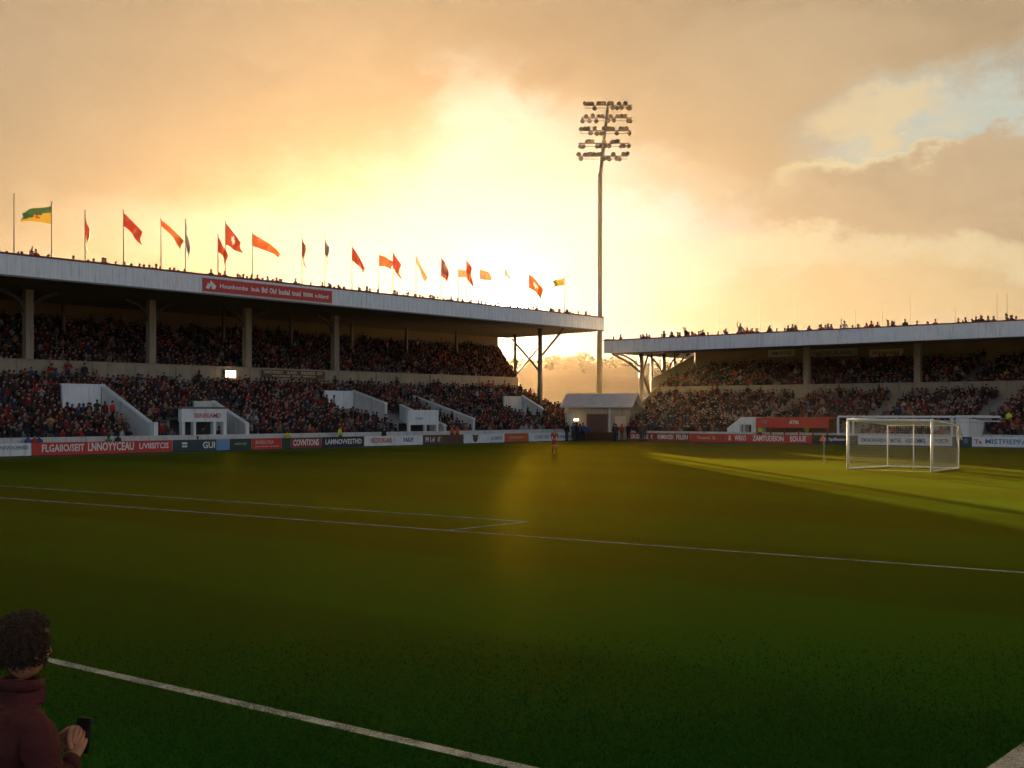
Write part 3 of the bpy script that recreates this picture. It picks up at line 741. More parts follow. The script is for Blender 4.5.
# ------------------------------------------------------------------ floodlight mast
MX, MY = at_depth(599, 150)
FM = thing('floodlight_mast', 'tall steel floodlight mast with five rows of lamps between the two stands', 'floodlight', (MX, MY, 0))
top = Vector((MX, MY, 0)) + RGT*.9
pts = [Vector((MX, MY, 0)), Vector((MX, MY, 33.5))+RGT*.15, Vector((MX, MY, 42.4))+RGT*1.2]
MB().tube(pts[0], pts[1], .40, .27, 14).build('pole', M['steel'], FM, smooth=True)
MB().tube(pts[1]-Vector((0, 0, .02)), pts[2], .27, .2, 14).build('head_pole', M['darksteel'], FM, smooth=True)
MB().box(MX-.7, MX+.7, MY-.7, MY+.7, -.01, .35).build('base', M['concrete'], FM)
back = -FWD
lampbase = None
for r in range(5):
    z = 42.1 - r*1.62; f = (z-33.5)/8.9
    c0 = Vector((MX, MY, z)) + RGT*(.15+1.05*f) + back*.35
    half = 3.25 if r else 3.05
    cb_ = MB().bar(c0-RGT*half, c0+RGT*half, .14, .14).build('crossbar', M['darksteel'], FM)
    MB().bar(c0-RGT*half+back*.35+Vector((0, 0, -.45)), c0+RGT*half+back*.35+Vector((0, 0, -.45)), .06, .06).build('service_rail', M['darksteel'], FM)
    for k in range(16):
        x = -half + (k+.5)*2*half/16 + rng.uniform(-.12, .12)
        if abs(x) < .18: x += .25
        mb = MB(); p = c0 + RGT*x + Vector((0, 0, rng.choice((.30, -.30))+rng.uniform(-.06, .06)))
        aim = (back*.9 + RGT*rng.uniform(-.5, .5) + Vector((0, 0, -.55))).normalized()
        mb.tube(p-aim*.22, p+aim*.16, .14, .31, 10); mb.tube(p+aim*.16, p+aim*.20, .31, .31, 10)
        mb.bar(c0+RGT*x, p-aim*.1, .07, .07)
        mb.bar(p+RGT*.33, p-RGT*.33, .05, .05)
        mb.build('lamp', M['darksteel'], cb_)

# ------------------------------------------------------------------ gabled hut in the corner
HX, HY = at_depth(602, 128)
HT = thing('gabled_hut', 'low hut with a pale pitched roof and a dark doorway between the two stands', 'hut', (HX, HY, 0))
ca, sa = math.cos(R(20)), math.sin(R(20))
E1 = RGT*ca - FWD*sa; E2 = FWD*ca + RGT*sa; C0 = Vector((HX, HY, 0))
H_ = lambda a, b, h: tuple(C0 + E1*a + E2*b + Vector((0, 0, h)))
MB().box(-3.6, 3.6, -1.9, 1.9, 0, 3.55, F=H_).build('wall', M['tan'], HT)
mb = MB()
for s in (-1, 1):
    mb.hexa([H_(-4.05, s*2.45, 3.45), H_(4.05, s*2.45, 3.45), H_(4.05, 0, 4.85), H_(-4.05, 0, 4.85), H_(-4.05, s*2.45, 3.58), H_(4.05, s*2.45, 3.58), H_(4.05, 0, 4.98), H_(-4.05, 0, 4.98)])
mb.build('roof', M['offwhite'], HT)
mb = MB(); mb.prism([H_(3.55, -1.9, 3.553), H_(3.55, 1.9, 3.553), H_(3.55, 0, 4.7)], E1*.1); mb.prism([H_(-3.65, -1.9, 3.553), H_(-3.65, 1.9, 3.553), H_(-3.65, 0, 4.7)], E1*.1)
mb.build('gable', M['tan'], HT)
MB().box(-1.15, 1.15, -1.96, -1.903, 0, 2.75, F=H_).build('door', M['brown'], HT); DR = HT.children[-1]
mb = MB()
for k in range(5): mb.box(-1.1+k*.46, -1.1+k*.46+.40, -2.0, -1.963, .05, 2.7, F=H_)
mb.build('door_plank', M['brown'], DR)
MB().box(-3.4, -2.5, -1.96, -1.903, 1.6, 2.8, F=H_).build('window', M['gletter'], HT)
MB().box(2.0, 3.2, -1.96, -1.903, 1.5, 2.5, F=H_).build('window', M['tletter'], HT)
MB().box(1.3, 1.5, -1.99, -1.903, 0, 3.4, F=H_).build('post', M['offwhite'], HT)
t = thing('wall_lamp', 'small lit lamp glowing on a stand beside the hut doorway', 'lamp', H_(-2.1, -2.7, 0))
MB().tube(H_(-2.1, -2.7, 0), H_(-2.1, -2.7, 2.0), .05, .05, 8).build('stand', M['darksteel'], t)
MB().box(-2.35, -1.85, -2.78, -2.62, 2.003, 2.25, F=H_).build('lamp_head', M['lamp'], t)
a, d = on_y(231.5, 89.6)
t = thing('wall_lamp', 'glowing warm lamp fixed to the parapet above the crowded lower terrace', 'lamp', (a, 89.9, 6.3))
MB().box(a-.55, a+.45, 89.55, 89.75, 6.1, 6.75).build('lamp_head', M['lamp'], t)
MB().box(a-.6, a+.5, 89.752, 89.98, 6.05, 6.8).build('housing', M['darksteel'], t)

# ------------------------------------------------------------------ goal
GL = thing('football_goal', 'white box goal with a fine net and slim back supports', 'goal', (55.5, 22.7, 0))
gx0, gx1, gy0, gy1 = 55.5, 59.1, 20.65, 24.85
for y in (gy0, gy1): MB().tube((gx0, y, 0), (gx0, y, 2.50), .06, .06, 12).build('goal_post', M['white'], GL, smooth=True)
MB().tube((gx0, gy0-.06, 2.46), (gx0, gy1+.06, 2.46), .058, .058, 12).build('crossbar', M['white'], GL, smooth=True)
for y in (gy0, gy1-.55): MB().tube((gx1, y, 0), (gx1, y, 2.2), .034, .034, 8).build('back_post', M['white'], GL, smooth=True)
MB().tube((57.6, 22.35, 0), (57.6, 22.35, 2.4), .028, .028, 8).build('centre_prop', M['white'], GL, smooth=True)
MB().tube((gx1, gy0, 2.17), (gx1, gy1-.55, 2.17), .034, .034, 8).build('back_bar', M['white'], GL, smooth=True)
for y, y2 in ((gy0, gy0), (gy1, gy1-.55)):
    MB().tube((gx0, y, 2.46), (gx1, y2, 2.2), .035, .035, 8).build('stretcher', M['white'], GL)
    MB().tube((gx0, y, .05), (gx1, y2, .05), .04, .04, 8).build('ground_bar', M['white'], GL)
MB().tube((gx1, gy0, .05), (gx1, gy1-.55, .05), .04, .04, 8).build('ground_bar', M['white'], GL)
net = MB(); NR = .0055
def netpatch(P00, P10, P11, P01, nu, nv, sag=.06):
    P = [Vector(p) for p in (P00, P10, P11, P01)]
    nrm = (P[1]-P[0]).cross(P[3]-P[0]).normalized()
    def q(s, t):
        return P[0]*(1-s)*(1-t)+P[1]*s*(1-t)+P[2]*s*t+P[3]*(1-s)*t + nrm*sag*math.sin(math.pi*s)*math.sin(math.pi*t)
    for i in range(nu+1):
        pts = [q(i/nu, j/4) for j in range(5)]
        for a, b in zip(pts, pts[1:]): net.tube(a, b, NR, NR, 3, cap=False)
    for j in range(nv+1):
        pts = [q(i/4, j/nv) for i in range(5)]
        for a, b in zip(pts, pts[1:]): net.tube(a, b, NR, NR, 3, cap=False)
y2 = gy1-.55
netpatch((gx1, gy0, .05), (gx1, y2, .05), (gx1, y2, 2.17), (gx1, gy0, 2.17), 34, 19)
netpatch((gx0, gy0, 2.44), (gx0, gy1, 2.44), (gx1, y2, 2.18), (gx1, gy0, 2.18), 34, 30, .05)
netpatch((gx0, gy0, .05), (gx1, gy0, .05), (gx1, gy0, 2.18), (gx0, gy0, 2.44), 30, 19, -.08)
netpatch((gx0, gy1, .05), (gx1, y2, .05), (gx1, y2, 2.18), (gx0, gy1, 2.44), 30, 19, .06)
net.build('net', M['net'], GL, fix=False)
# gathered net hanging at the back corner
mb = MB(); prof = []
for k in range(7):
    a = k/6; prof.append((gx1-.1+.25*a, gy0-.02, 2.25-.9*a*a))
for k in range(9):
    a = R(40*k-160); 
    mb.tube((gx1+.02, gy0-.03, 2.25), (gx1+.12*math.cos(a), gy0-.05+.14*math.sin(a), 1.55+.12*math.sin(3*a)), .04, .02, 5)
mb.build('gathered_net', M['net'], GL)
# corner flag
FX, FY = at_depth(824, 64.6)
t = thing('corner_flag', 'thin corner flag with a small pale pennant on the grass before the dark board', 'flag', (FX, FY, 0))
MB().tube((FX, FY, 0), (FX, FY, 1.62), .018, .015, 8).build('pole', M['tletter'], t)
mb = MB(); A = Vector((FX, FY, 1.6))
mb.add([A, A-RGT*.18+Vector((0, 0, -.1)), A-RGT*.26+Vector((0, 0, -.34)), A+Vector((0, 0, -.36)), A-RGT*.12+FWD*.05+Vector((0, 0, -.2))], [(0, 1, 4), (1, 2, 4), (2, 3, 4), (3, 0, 4)])
mb.build('pennant', M['orange'], t, fix=False)
# ------------------------------------------------------------------ flags and thin poles
def cloth_mat(name, col):
    return mat(name, col, .8, .12, 6.0, trans=.12)
CL = {'red': cloth_mat('red_flag_cloth', (.34, .035, .012)), 'orange': cloth_mat('orange_flag_cloth', (.50, .10, .016)),
      'maroon': cloth_mat('maroon_flag_cloth', (.10, .012, .014)), 'grey': cloth_mat('grey_blue_flag_cloth', (.07, .08, .15)),
      'white': cloth_mat('white_flag_cloth', (.7, .68, .6)), 'yellow': cloth_mat('yellow_flag_cloth', (.45, .31, .03)),
      'green': cloth_mat('green_flag_cloth', (.03, .09, .03)), 'pale': cloth_mat('pale_flag_cloth', (.55, .34, .14))}
ROOFV, ROOFZ = 80.75, 12.98
# x of pole, y of its top, (hoist top, hoist height, reach, droop of the fly's top, height of the fly) in picture pixels, colours, label
flags = [
 (14, 195, None, None, 'bare thin pole at the near end of the flag row'),
 (51.5, 203, (206, 18, -26, 8, 9), ('green', 'yellow'), 'green and yellow flag with a red emblem streaming away from the others'),
 (85, 211, (212, 22, 5, 22, 20), ('red', 'white'), 'limp red flag with a white lower end hanging along its pole'),
 (123.5, 211, (213, 13, 21, 20, 13), ('red',), 'large red flag drooping from a tall pole, next after the limp red and white one'),
 (161, 219, (220, 6, 24, 20, 10), ('orange',), 'narrow orange flag slanting down towards the grey-blue one'),
 (185.5, 220, (222, 22, 4, 20, 22), ('grey',), 'limp grey-blue flag hanging down its pole'),
 (218, 235, (237, 14, 10, 16, 12), ('red',), 'small dark orange flag just before the big one with a white mark'),
 (225.5, 222, (223, 22, 17, 22, 10), ('red', 'mark'), 'big red-brown flag with a small white mark'),
 (252.5, 233, (234, 12, 28, 18, 7), ('orange',), 'long orange flag streaming out to a narrow tip'),
 (302, 236, (237, 18, 4, 12, 20), ('maroon',), 'limp dark maroon flag alone on its pole'),
 (325, 237, (238, 16, 4, 10, 18), ('grey', 'maroon'), 'limp purple-grey flag next after the dark maroon one'),
 (352, 245, (247, 13, 12, 17, 10), ('red',), 'short red flag drooping steeply at mid row'),
 (379, 254, (255, 11, 14, 6, 8), ('orange',), 'small orange flag held almost level'),
 (393, 250, (252, 16, 8, 14, 14), ('red',), 'red flag hanging close behind the small level orange one'),
 (416, 254, (256, 7, 11, 22, 7), ('pale',), 'slim pale yellow flag slanting steeply'),
 (441, 257, (258, 18, 7, 8, 17), ('maroon', 'red'), 'dark red folded flag between two pale ones'),
 (458.5, 268, (269, 8, 9, 3, 7), ('pale',), 'small pale flag partly hidden behind a dark red one'),
 (466.5, 258, (260, 18, 6, 10, 18), ('red',), 'dark red flag hanging in front of a small pale one'),
 (480, 268, (269, 10, 11, 5, 8), ('pale',), 'pale orange flag held level close to the sun'),
 (505, 266, (268, 8, 5, 7, 6), ('white',), 'faint whitish flag right above the sun'),
 (529, 273, (274, 14, 13, 13, 12), ('orange', 'mark'), 'bright orange folded flag just past the sun'),
 (541, 275, None, None, 'bare thin pole between the bright orange flag and the last one'),
 (564.5, 276, (278, 7, -11, 4, 6), ('yellow', 'green'), 'small yellow and green flag at the far end of the row'),
]
for x, yt, cl, cols, lab in flags:
    a, d = on_y(x, ROOFV); k = d/FPX; zt = hgt(yt, d)
    t = thing('flag' if cl else 'flagpole', lab, 'flag' if cl else 'flagpole', (a, ROOFV, ROOFZ), 'flags along the roof of the long stand')
    MB().tube((a, ROOFV, ROOFZ), (a, ROOFV, zt), .045, .03, 8).build('pole', M['steel'], t)
    MB().tube((a, ROOFV, zt), (a, ROOFV, zt+.12), .06, .02, 8).build('finial', M['steel'], t)
    if not cl: continue
    yh, hh, rx, dr_, fh = cl; sg = 1 if rx > 0 else -1
    wd = (RGT*.94 - FWD*.34*sg).normalized()
    NU, NV = 14, 8; v = []; f = []; ph = rng.uniform(0, 6)
    for i in range(NU+1):
        s = i/NU; top = hgt(yh, d) - dr_*k*(s**1.15); ht = (hh*(1-s)+fh*s)*k
        for j in range(NV+1):
            t_ = j/NV
            amp = .22*s**.6
            off = FWD*(amp*math.sin(7.5*s+ph+1.6*t_)+.10*s*math.sin(15*s+4*t_+ph)) + RGT*(.12*s*math.sin(5*t_+ph+5*s))
            p = Vector((a, ROOFV, 0)) + wd*(rx*k/.94*s) + off
            p.z = top - ht*t_ - .10*s*math.sin(6*s+ph)*(1 if abs(rx) > 8 else .3)
            v.append(p)
    for i in range(NU):
        for j in range(NV): f.append((i*(NV+1)+j, (i+1)*(NV+1)+j, (i+1)*(NV+1)+j+1, i*(NV+1)+j+1))
    mb = MB(); mb.add(v, f)
    mats = [CL[c_] for c_ in cols if c_ in CL]
    if 'mark' in cols: mats.append(CL['white'])
    if len(mats) > 1:
        n = 0
        for i in range(NU):
            for j in range(NV):
                if 'mark' in cols: mb.mi[n] = 1 if (5 <= i <= 8 and 3 <= j <= 4) or (i == 6 and 2 <= j <= 5) else 0
                elif cols == ('green', 'yellow'): mb.mi[n] = 1 if j/NV > .25+.5*i/NU*0.9 or (i < 5 and j > 5) else 0
                elif cols == ('red', 'white'): mb.mi[n] = 1 if i > 9 else 0
                elif cols == ('yellow', 'green'): mb.mi[n] = 1 if i > 9 else 0
                else: mb.mi[n] = 1 if j > 5 else 0
                n += 1
        if cols == ('green', 'yellow'):
            mats.append(CL['red'])
            for i in range(5, 9):
                for j in (4, 5):
                    if (i+j) % 2 == 0 or i == 6: mb.mi[i*NV+j] = 2
    mb.build('cloth', mats, t, smooth=True, fix=False)
for x, yt in ((661, 320), (718, 304), (760, 303), (797, 297), (803, 313), (855.4, 310), (882.5, 305), (910, 292.5), (955, 307), (997, 293), (1007, 293)):
    v, d = on_x(x, 107.2)
    t = thing('thin_mast', 'bare thin mast on the roof of the corner grandstand', 'mast', (107.2, v, 9.9), 'thin masts on the corner stand roof')
    MB().tube((107.2, v, 9.9), (107.2, v, hgt(yt, d)), .035, .018, 6).build('pole', M['steel'], t)
    MB().box(107.1, 107.3, v-.1, v+.1, 9.88, 10.0).build('base', M['steel'], t)

# ------------------------------------------------------------------ spectators
def body(pose, arms, seg=6, legs=True, hat=False):
    """returns verts, faces, zone per vertex: 0 legs 1 jacket 2 skin 3 hair. faces +Y"""
    V, F_, Z = [], [], []
    dz = .40 if pose == 'stand' else 0.0
    rings = [(.42, .15, .115, 0), (.52, .175, .13, 0), (.75, .165, .115, 1), (.95, .205, .125, 1), (1.06, .185, .105, 1), (1.09, .09, .085, 1),
             (1.115, .066, .068, 2), (1.145, .076, .086, 2), (1.22, .090, .106, 2), (1.29, .094, .110, 3), (1.35, .072, .085, 3)]
    yo = {0: 0, 1: 0, 2: .0, 3: .0}
    for z, rx, ry, zn in rings:
        for i in range(seg):
            t = 2*math.pi*(i+.5)/seg; y = ry*math.sin(t) + (.03 if z > 1.10 else 0)
            V.append((rx*math.cos(t), y, z+dz)); Z.append(3 if (z > 1.17 and math.sin(t) < -.3) else zn)
    n = len(rings)
    for r in range(n-1):
        for i in range(seg): a = r*seg+i; b = r*seg+(i+1) % seg; F_.append((a, b, b+seg, a+seg))
    V.append((0, .03, 1.39+dz)); Z.append(3); k = (n-1)*seg
    for i in range(seg): F_.append((k+i, k+(i+1) % seg, len(V)-1))
    F_.append(tuple(range(seg))[::-1])
    def limb(pts, rad, zn):
        ns = 4 if seg < 8 else 6; k0 = len(V)
        for (p, r, z_) in zip(pts, rad, zn):
            for i in range(ns):
                t = 2*math.pi*i/ns; V.append((p[0]+r*math.cos(t), p[1]+r*math.sin(t)*.8, p[2]+r*math.sin(t)*.6)); Z.append(z_)
        for r in range(len(pts)-1):
            for i in range(ns): a = k0+r*ns+i; b = k0+r*ns+(i+1) % ns; F_.append((a, b, b+ns, a+ns))
        F_.append(tuple(range(len(V)-ns, len(V))))
    for s in (-1, 1):
        sh = (s*.19, 0, 1.0+dz)
        if arms == 'lap': pp = [sh, (s*.25, .06, .76+dz), (s*.12, .28, .66+dz), (s*.08, .34, .66+dz)]
        elif arms == 'clap': pp = [sh, (s*.24, .12, .80+dz), (s*.05, .30, .96+dz), (s*.015, .33, 1.02+dz)]
        elif arms == 'up': pp = [sh, (s*.30, .04, 1.22+dz), (s*.24, .07, 1.48+dz), (s*.22, .08, 1.58+dz)]
        elif arms == 'one': pp = [sh, (.30*s, .05, (1.2 if s > 0 else .76)+dz), (.26*s, .1, (1.46 if s > 0 else .55)+dz), (.25*s, .12, (1.55 if s > 0 else .47)+dz)]
        else: pp = [sh, (s*.25, -.02, .74+dz), (s*.23, .05, .52+dz), (s*.22, .07, .44+dz)]
        limb(pp, (.065, .055, .042, .04), (1, 1, 1, 2))
        if legs:
            if pose == 'stand': limb([(s*.09, 0, .88), (s*.095, .02, .48), (s*.10, -.01, .08), (s*.10, .10, .03)], (.085, .065, .05, .045), (0, 0, 0, 3))
            else: limb([(s*.09, 0, .49), (s*.12, .40, .50), (s*.12, .42, .08), (s*.12, .52, .04)], (.085, .07, .05, .045), (0, 0, 0, 3))
    return np.array(V), F_, np.array(Z)
JK = [((.020, .013, .012), 30), ((.04, .028, .026), 15), ((.16, .022, .02), 14), ((.34, .04, .025), 7), ((.07, .018, .02), 13), ((.08, .045, .03), 11),
      ((.03, .04, .07), 8), ((.34, .31, .29), 5), ((.14, .13, .12), 6), ((.30, .14, .10), 11), ((.04, .07, .15), 2), ((.45, .25, .08), 1), ((.05, .06, .04), 4)]
HR = [(.012, .009, .007), (.03, .016, .009), (.07, .04, .02), (.10, .09, .08), (.02, .02, .03), (.2, .02, .02)]
SK = [(.34, .18, .12), (.40, .23, .16), (.28, .15, .10), (.14, .07, .045), (.42, .26, .2)]
LG = [(.02, .025, .04), (.015, .015, .015), (.06, .05, .04), (.03, .04, .07)]
def pick(tab): return rng.choices([c_ for c_, _ in tab], [w_ for _, w_ in tab])[0]
def colours(Z, jk=None, hr=None):
    t = np.array([rng.choice(LG), jk or pick(JK), rng.choice(SK), hr or rng.choices(HR, [5, 5, 2, 1, 2, 1])[0]])
    c = np.ones((len(Z), 4)); c[:, :3] = t[Z]; return c
def mesh_np(name, V, faces_by_n, C):
    """V (n,3); faces_by_n: list of (k,n) index arrays; C (n,4)"""
    me = bpy.data.meshes.new(name); me.vertices.add(len(V)); me.vertices.foreach_set('co', V.astype(np.float32).ravel())
    loops = np.concatenate([f.ravel() for f in faces_by_n]); sizes = np.concatenate([np.full(len(f), f.shape[1]) for f in faces_by_n])
    me.loops.add(len(loops)); me.loops.foreach_set('vertex_index', loops.astype(np.int32))
    me.polygons.add(len(sizes)); me.polygons.foreach_set('loop_start', np.concatenate([[0], np.cumsum(sizes)[:-1]]).astype(np.int32))
    me.update(calc_edges=True)
    at = me.color_attributes.new('col', 'FLOAT_COLOR', 'POINT'); at.data.foreach_set('color', C.astype(np.float32).ravel())
    me.polygons.foreach_set('use_smooth', [True]*len(me.polygons))
    me.validate()
    return me
def group_faces(F_):
    d = {}
    for f in F_: d.setdefault(len(f), []).append(f)
    return {k: np.array(v) for k, v in d.items()}
protos = [(body(p, a, 6, False)) for p, a in (('sit', 'lap'), ('sit', 'lap'), ('sit', 'clap'), ('sit', 'down'), ('stand', 'down'), ('stand', 'clap'), ('sit', 'up'), ('stand', 'one'))]
protos = [(v, group_faces(f), z) for v, f, z in protos]
PW = [30, 20, 16, 14, 9, 6, 2, 2]
class Crowd:
    def __init__(s): s.V = []; s.C = []; s.F = {}; s.n = 0
    def put(s, x, y, z, heading, sc, k=None):
        v, fd, zn = protos[k if k is not None else rng.choices(range(len(protos)), PW)[0]]
        c, sn = math.cos(heading), math.sin(heading)
        w = v*sc; q = np.empty_like(w)
        q[:, 0] = x + w[:, 0]*c - w[:, 1]*sn; q[:, 1] = y + w[:, 0]*sn + w[:, 1]*c; q[:, 2] = z + w[:, 2]
        s.V.append(q); s.C.append(colours(zn))
        for kk, f in fd.items(): s.F.setdefault(kk, []).append(f + s.n)
        s.n += len(v)
    def build(s, name):
        me = mesh_np(name, np.concatenate(s.V), [np.concatenate(f) for f in s.F.values()], np.concatenate(s.C))
        return tag(link(name, me, None, [M['crowd']]), kind='stuff')
# individual figures: a few meshes shared by many copies
KINDS = [('red jacket', (.34, .025, .02)), ('dark coat', (.016, .016, .022)), ('maroon coat', (.12, .02, .022)), ('brown coat', (.09, .05, .035)),
         ('pale top', (.36, .34, .33)), ('blue jacket', (.05, .08, .18)), ('grey jacket', (.14, .135, .13))]
KW = [12, 44, 16, 12, 6, 4, 8]
lib = {}
def person_mesh(kind, pose, arms, seed=0, jk=None, hr=None):
    key = (kind, pose, arms, seed)
    if key not in lib:
        v, f, z = body(pose, arms, 10); fd = group_faces(f)
        me = mesh_np('person', v, list(fd.values()), colours(z, jk or dict(KINDS)[kind], hr)); me.materials.append(M['crowd']); lib[key] = me
    return lib[key]
def put_person(me, x, y, z, heading, sc, label, group=None, cat='person'):
    o = bpy.data.objects.new('person', me); COL.objects.link(o)
    o.location = (x, y, z); o.rotation_euler = (0, 0, heading); o.scale = (sc, sc, sc)
    return tag(o, label, cat, group)
def fill(crowd, F, b0, h0, rows, dep, rise, e0, e1, heading, lo, aisles, holes, indiv=None, dens=.95, back_up=0.0):
    for i in range(rows):
        b = b0 + (i+.52)*dep; h = h0 + i*rise
        a = lo
        while a < e1(b)-.35:
            a += rng.uniform(.40, .56)
            aa = a + rng.uniform(-.05, .05); bb = b + rng.uniform(-.10, .14)
            if rng.random() > dens: continue
            if any(c_-w_/2 < aa < c_+w_/2 for c_, w_ in aisles): continue
            if any(x0 < aa < x1 and y0 < bb < y1 for x0, x1, y0, y1 in holes): continue
            p = F(aa, bb, h); hd = heading + rng.gauss(0, .28); s_ = rng.uniform(.92, 1.10)
            if indiv and i < indiv['rows'] and indiv['a0'] < aa < indiv['a1'] and indiv['left'] > 0:
                k = rng.choices(KINDS, KW)[0][0]
                me = person_mesh(k, *rng.choice((('sit', 'lap'), ('sit', 'clap'), ('sit', 'down'), ('stand', 'down'))), seed=rng.randrange(2))
                put_person(me, *p, hd, s_, f'spectator in a {k} among the front rows {indiv["where"]}', f'{k} spectators {indiv["where"]}')
                indiv['left'] -= 1
            else: crowd.put(*p, hd, s_)
HDL, HDR = math.pi, math.pi/2      # facing -Y, facing -X
la = lambda x, v: on_y(x, v)[0]
ind_l = dict(rows=5, a0=34.5, a1=52, left=45, where='by the sloping stairway wall')
cr = Crowd()
fill(cr, FL, 77.0, .40, 16, .82, .29, None, l_end, HDL, 30.0, [(61.8, .9), (90.5, .9)],
     [(48.7, 49.95, 77, 83.9), (46.0, 49.95, 82.6, 83.9), (52.0, 58.2, 76, 80.9), (la(322, 86)-.2, la(353, 86)+.4, 82.0, 86.4), (la(402, 77), la(436, 77)+1.3, 76, 82.6),
      (on_y(468, 78)[0]-.3, on_y(468, 78)[0]+.3, 76, 86), (la(503, 84)-.1, la(523, 84)+.4, 81.4, 84.4)], ind_l)
cr.build('crowd')
cr = Crowd()
fill(cr, FL, 90.35, 6.1, 14, .86, .33, None, u_end, HDL, 30.0, [(48.0, 1.3), (68.5, 1.3), (93, 1.3)], [])
cr.build('crowd')
rv = lambda x, u: on_x(x, u)[0]
vA, _ = on_x(726, 102.2); vB, _ = on_x(759, 102.2)
ind_r = dict(rows=3, a0=26, a1=45, left=18, where='behind the railing past the goal')
cr = Crowd()
fill(cr, FR, 102.6, .30, 15, .82, .263, None, r_e, HDR, 20.0, [(56.3, 1.6), (45.6, 1.9), (35.3, 1.9)],
     [(47.0, vA+.2, 100, 105.2), (33.2, 37.2, 100, 104.2)], ind_r)
cr.build('crowd')
cr = Crowd()
fill(cr, FR, 115.3, 5.0, 11, .82, .26, None, lambda b: 75.2 - (b-115.3)*.12, HDR, 20.0, [(60.5, 1.2), (40, 1.2)], [])
cr.build('crowd')
# heads along both roof edges
def roofline(n, F, lo, hi, b, z, heading, label, group):
    xs = sorted(rng.uniform(lo, hi) for _ in range(n))
    for i, a in enumerate(xs):
        a += rng.gauss(0, .12)
        k = rng.choices(KINDS, KW)[0][0]
        me = person_mesh(k, *rng.choice((('sit', 'lap'), ('sit', 'down'), ('sit', 'clap'), ('sit', 'down'), ('stand', 'one') if i % 9 == 0 else ('sit', 'lap'))), seed=rng.randrange(2))
        put_person(me, *F(a, b+rng.uniform(0, .7), z+rng.uniform(-.12, .22)), heading+rng.gauss(0, .5), rng.uniform(.95, 1.1), label, group)
roofline(140, FL, 37.5, 110.8, 80.7, 13.03, HDL, 'silhouetted spectator along the roof edge under the flags', 'spectators on the flag-lined roof')
roofline(105, FR, 27, 75.3, 106.6, 9.96, HDR, 'silhouetted spectator along the roof edge under the thin masts', 'spectators on the corner stand roof')
# people one can tell apart
def at_pix(x, d, z, me, label, hd, sc=1.0):
    X, Y = at_depth(x, d); return put_person(me, X, Y, z, hd, sc, label)
HV = (.60, .72, .03)
hv_st = person_mesh('hv', 'stand', 'down', 0, HV); hv_cl = person_mesh('hv', 'stand', 'clap', 1, HV); hv_si = person_mesh('hv', 'sit', 'lap', 2, HV)
def st(x, F, plane, z, me, label, hd, sc=1.0):
    a, d = (on_y if F is FL else on_x)(x, plane); return put_person(me, *F(a, plane, z), hd, sc, label)
st(340, FL, 75.2, 0, hv_st, 'steward in a bright yellow jacket on the track above the near-black board', HDL+.3)
st(287.5, FL, 75.0, -.25, hv_cl, 'steward in yellow and orange behind the narrow dark green board', HDL-.6, .95)
st(760, FR, 101.2, 0, hv_st, 'steward in yellow at the doorway end of the red dugout', HDR+.4)
st(807, FR, 102.4, 0, hv_cl, 'steward in yellow clapping under the middle of the red canopy', HDR)
st(799, FR, 102.3, 0, hv_si, 'seated steward in yellow under the red canopy', HDR)
st(1007, FR, 116.9, 5.3, hv_st, 'steward in yellow-green standing among the dark upper tier of the corner stand', HDR, 1.05)
st(1009, FR, 106.0, 1.7, hv_si, 'spectator in a dull yellow top amid the lower corner crowd', HDR)
st(51.5, FL, 89.6, 4.9, person_mesh('x', 'stand', 'down', 1, (.36, .03, .03)), 'spectator in red standing at the top of the lower terrace by the near end', HDL, 1.1)
st(56, FL, 89.0, 4.5, person_mesh('x', 'stand', 'down', 2, (.05, .12, .30)), 'spectator in blue just below the red one at the top of the lower terrace', HDL, 1.1)
st(68, FL, 89.8, 5.2, person_mesh('x', 'stand', 'clap', 3, (.34, .04, .04)), 'spectator in red leaning up against the parapet', HDL, 1.15)
st(84.5, FL, 89.7, 5.0, person_mesh('x', 'stand', 'down', 4, (.03, .025, .03)), 'dark dressed spectator with a pale bag standing alone below the parapet', HDL, 1.12)
st(112.5, FL, 79.6, 1.9, person_mesh('x', 'stand', 'down', 5, (.45, .03, .03)), 'spectator in vivid red standing against the sloping stairway wall', HDL+.4, 1.05)
st(28, FL, 75.4, 0, person_mesh('x', 'sit', 'lap', 6, (.04, .10, .28)), 'person in blue sitting before the white wall by the near end', HDL)
st(34.5, FL, 75.4, 0, person_mesh('x', 'sit', 'lap', 7, (.30, .05, .05)), 'person in red sitting between two in blue before the white wall', HDL)
st(39, FL, 75.5, 0, person_mesh('x', 'sit', 'lap', 8, (.03, .08, .24)), 'second person in blue before the white wall, past the one in red', HDL)
st(118, FL, 75.4, 0, person_mesh('x', 'sit', 'down', 9, (.03, .04, .03)), 'dark dressed person on the track before the stairway wall', HDL)
st(108.5, FL, 75.3, -.1, person_mesh('x', 'sit', 'lap', 10, (.04, .22, .07)), 'person in green sitting on the track before the stairway wall', HDL)
st(203, FL, 76.9, 0, person_mesh('x', 'stand', 'down', 11, (.05, .03, .025)), 'person in brown standing in the portal gateway', HDL)
st(197.5, FL, 76.0, -.3, person_mesh('x', 'sit', 'lap', 12, (.38, .07, .03)), 'person in orange crouched at the foot of the portal', HDL)
st(219, FL, 76.9, 0, person_mesh('x', 'stand', 'down', 13, (.06, .03, .03)), 'person standing in the narrow side bay of the portal', HDL)
for x in (452, 457):
    st(x, FL, 76.0, -.1, person_mesh('x', 'stand', 'down', 14, (.50, .10, .02)), 'person in orange standing by the far portal' if x == 452 else 'second person in orange, a step past the far portal', HDL)
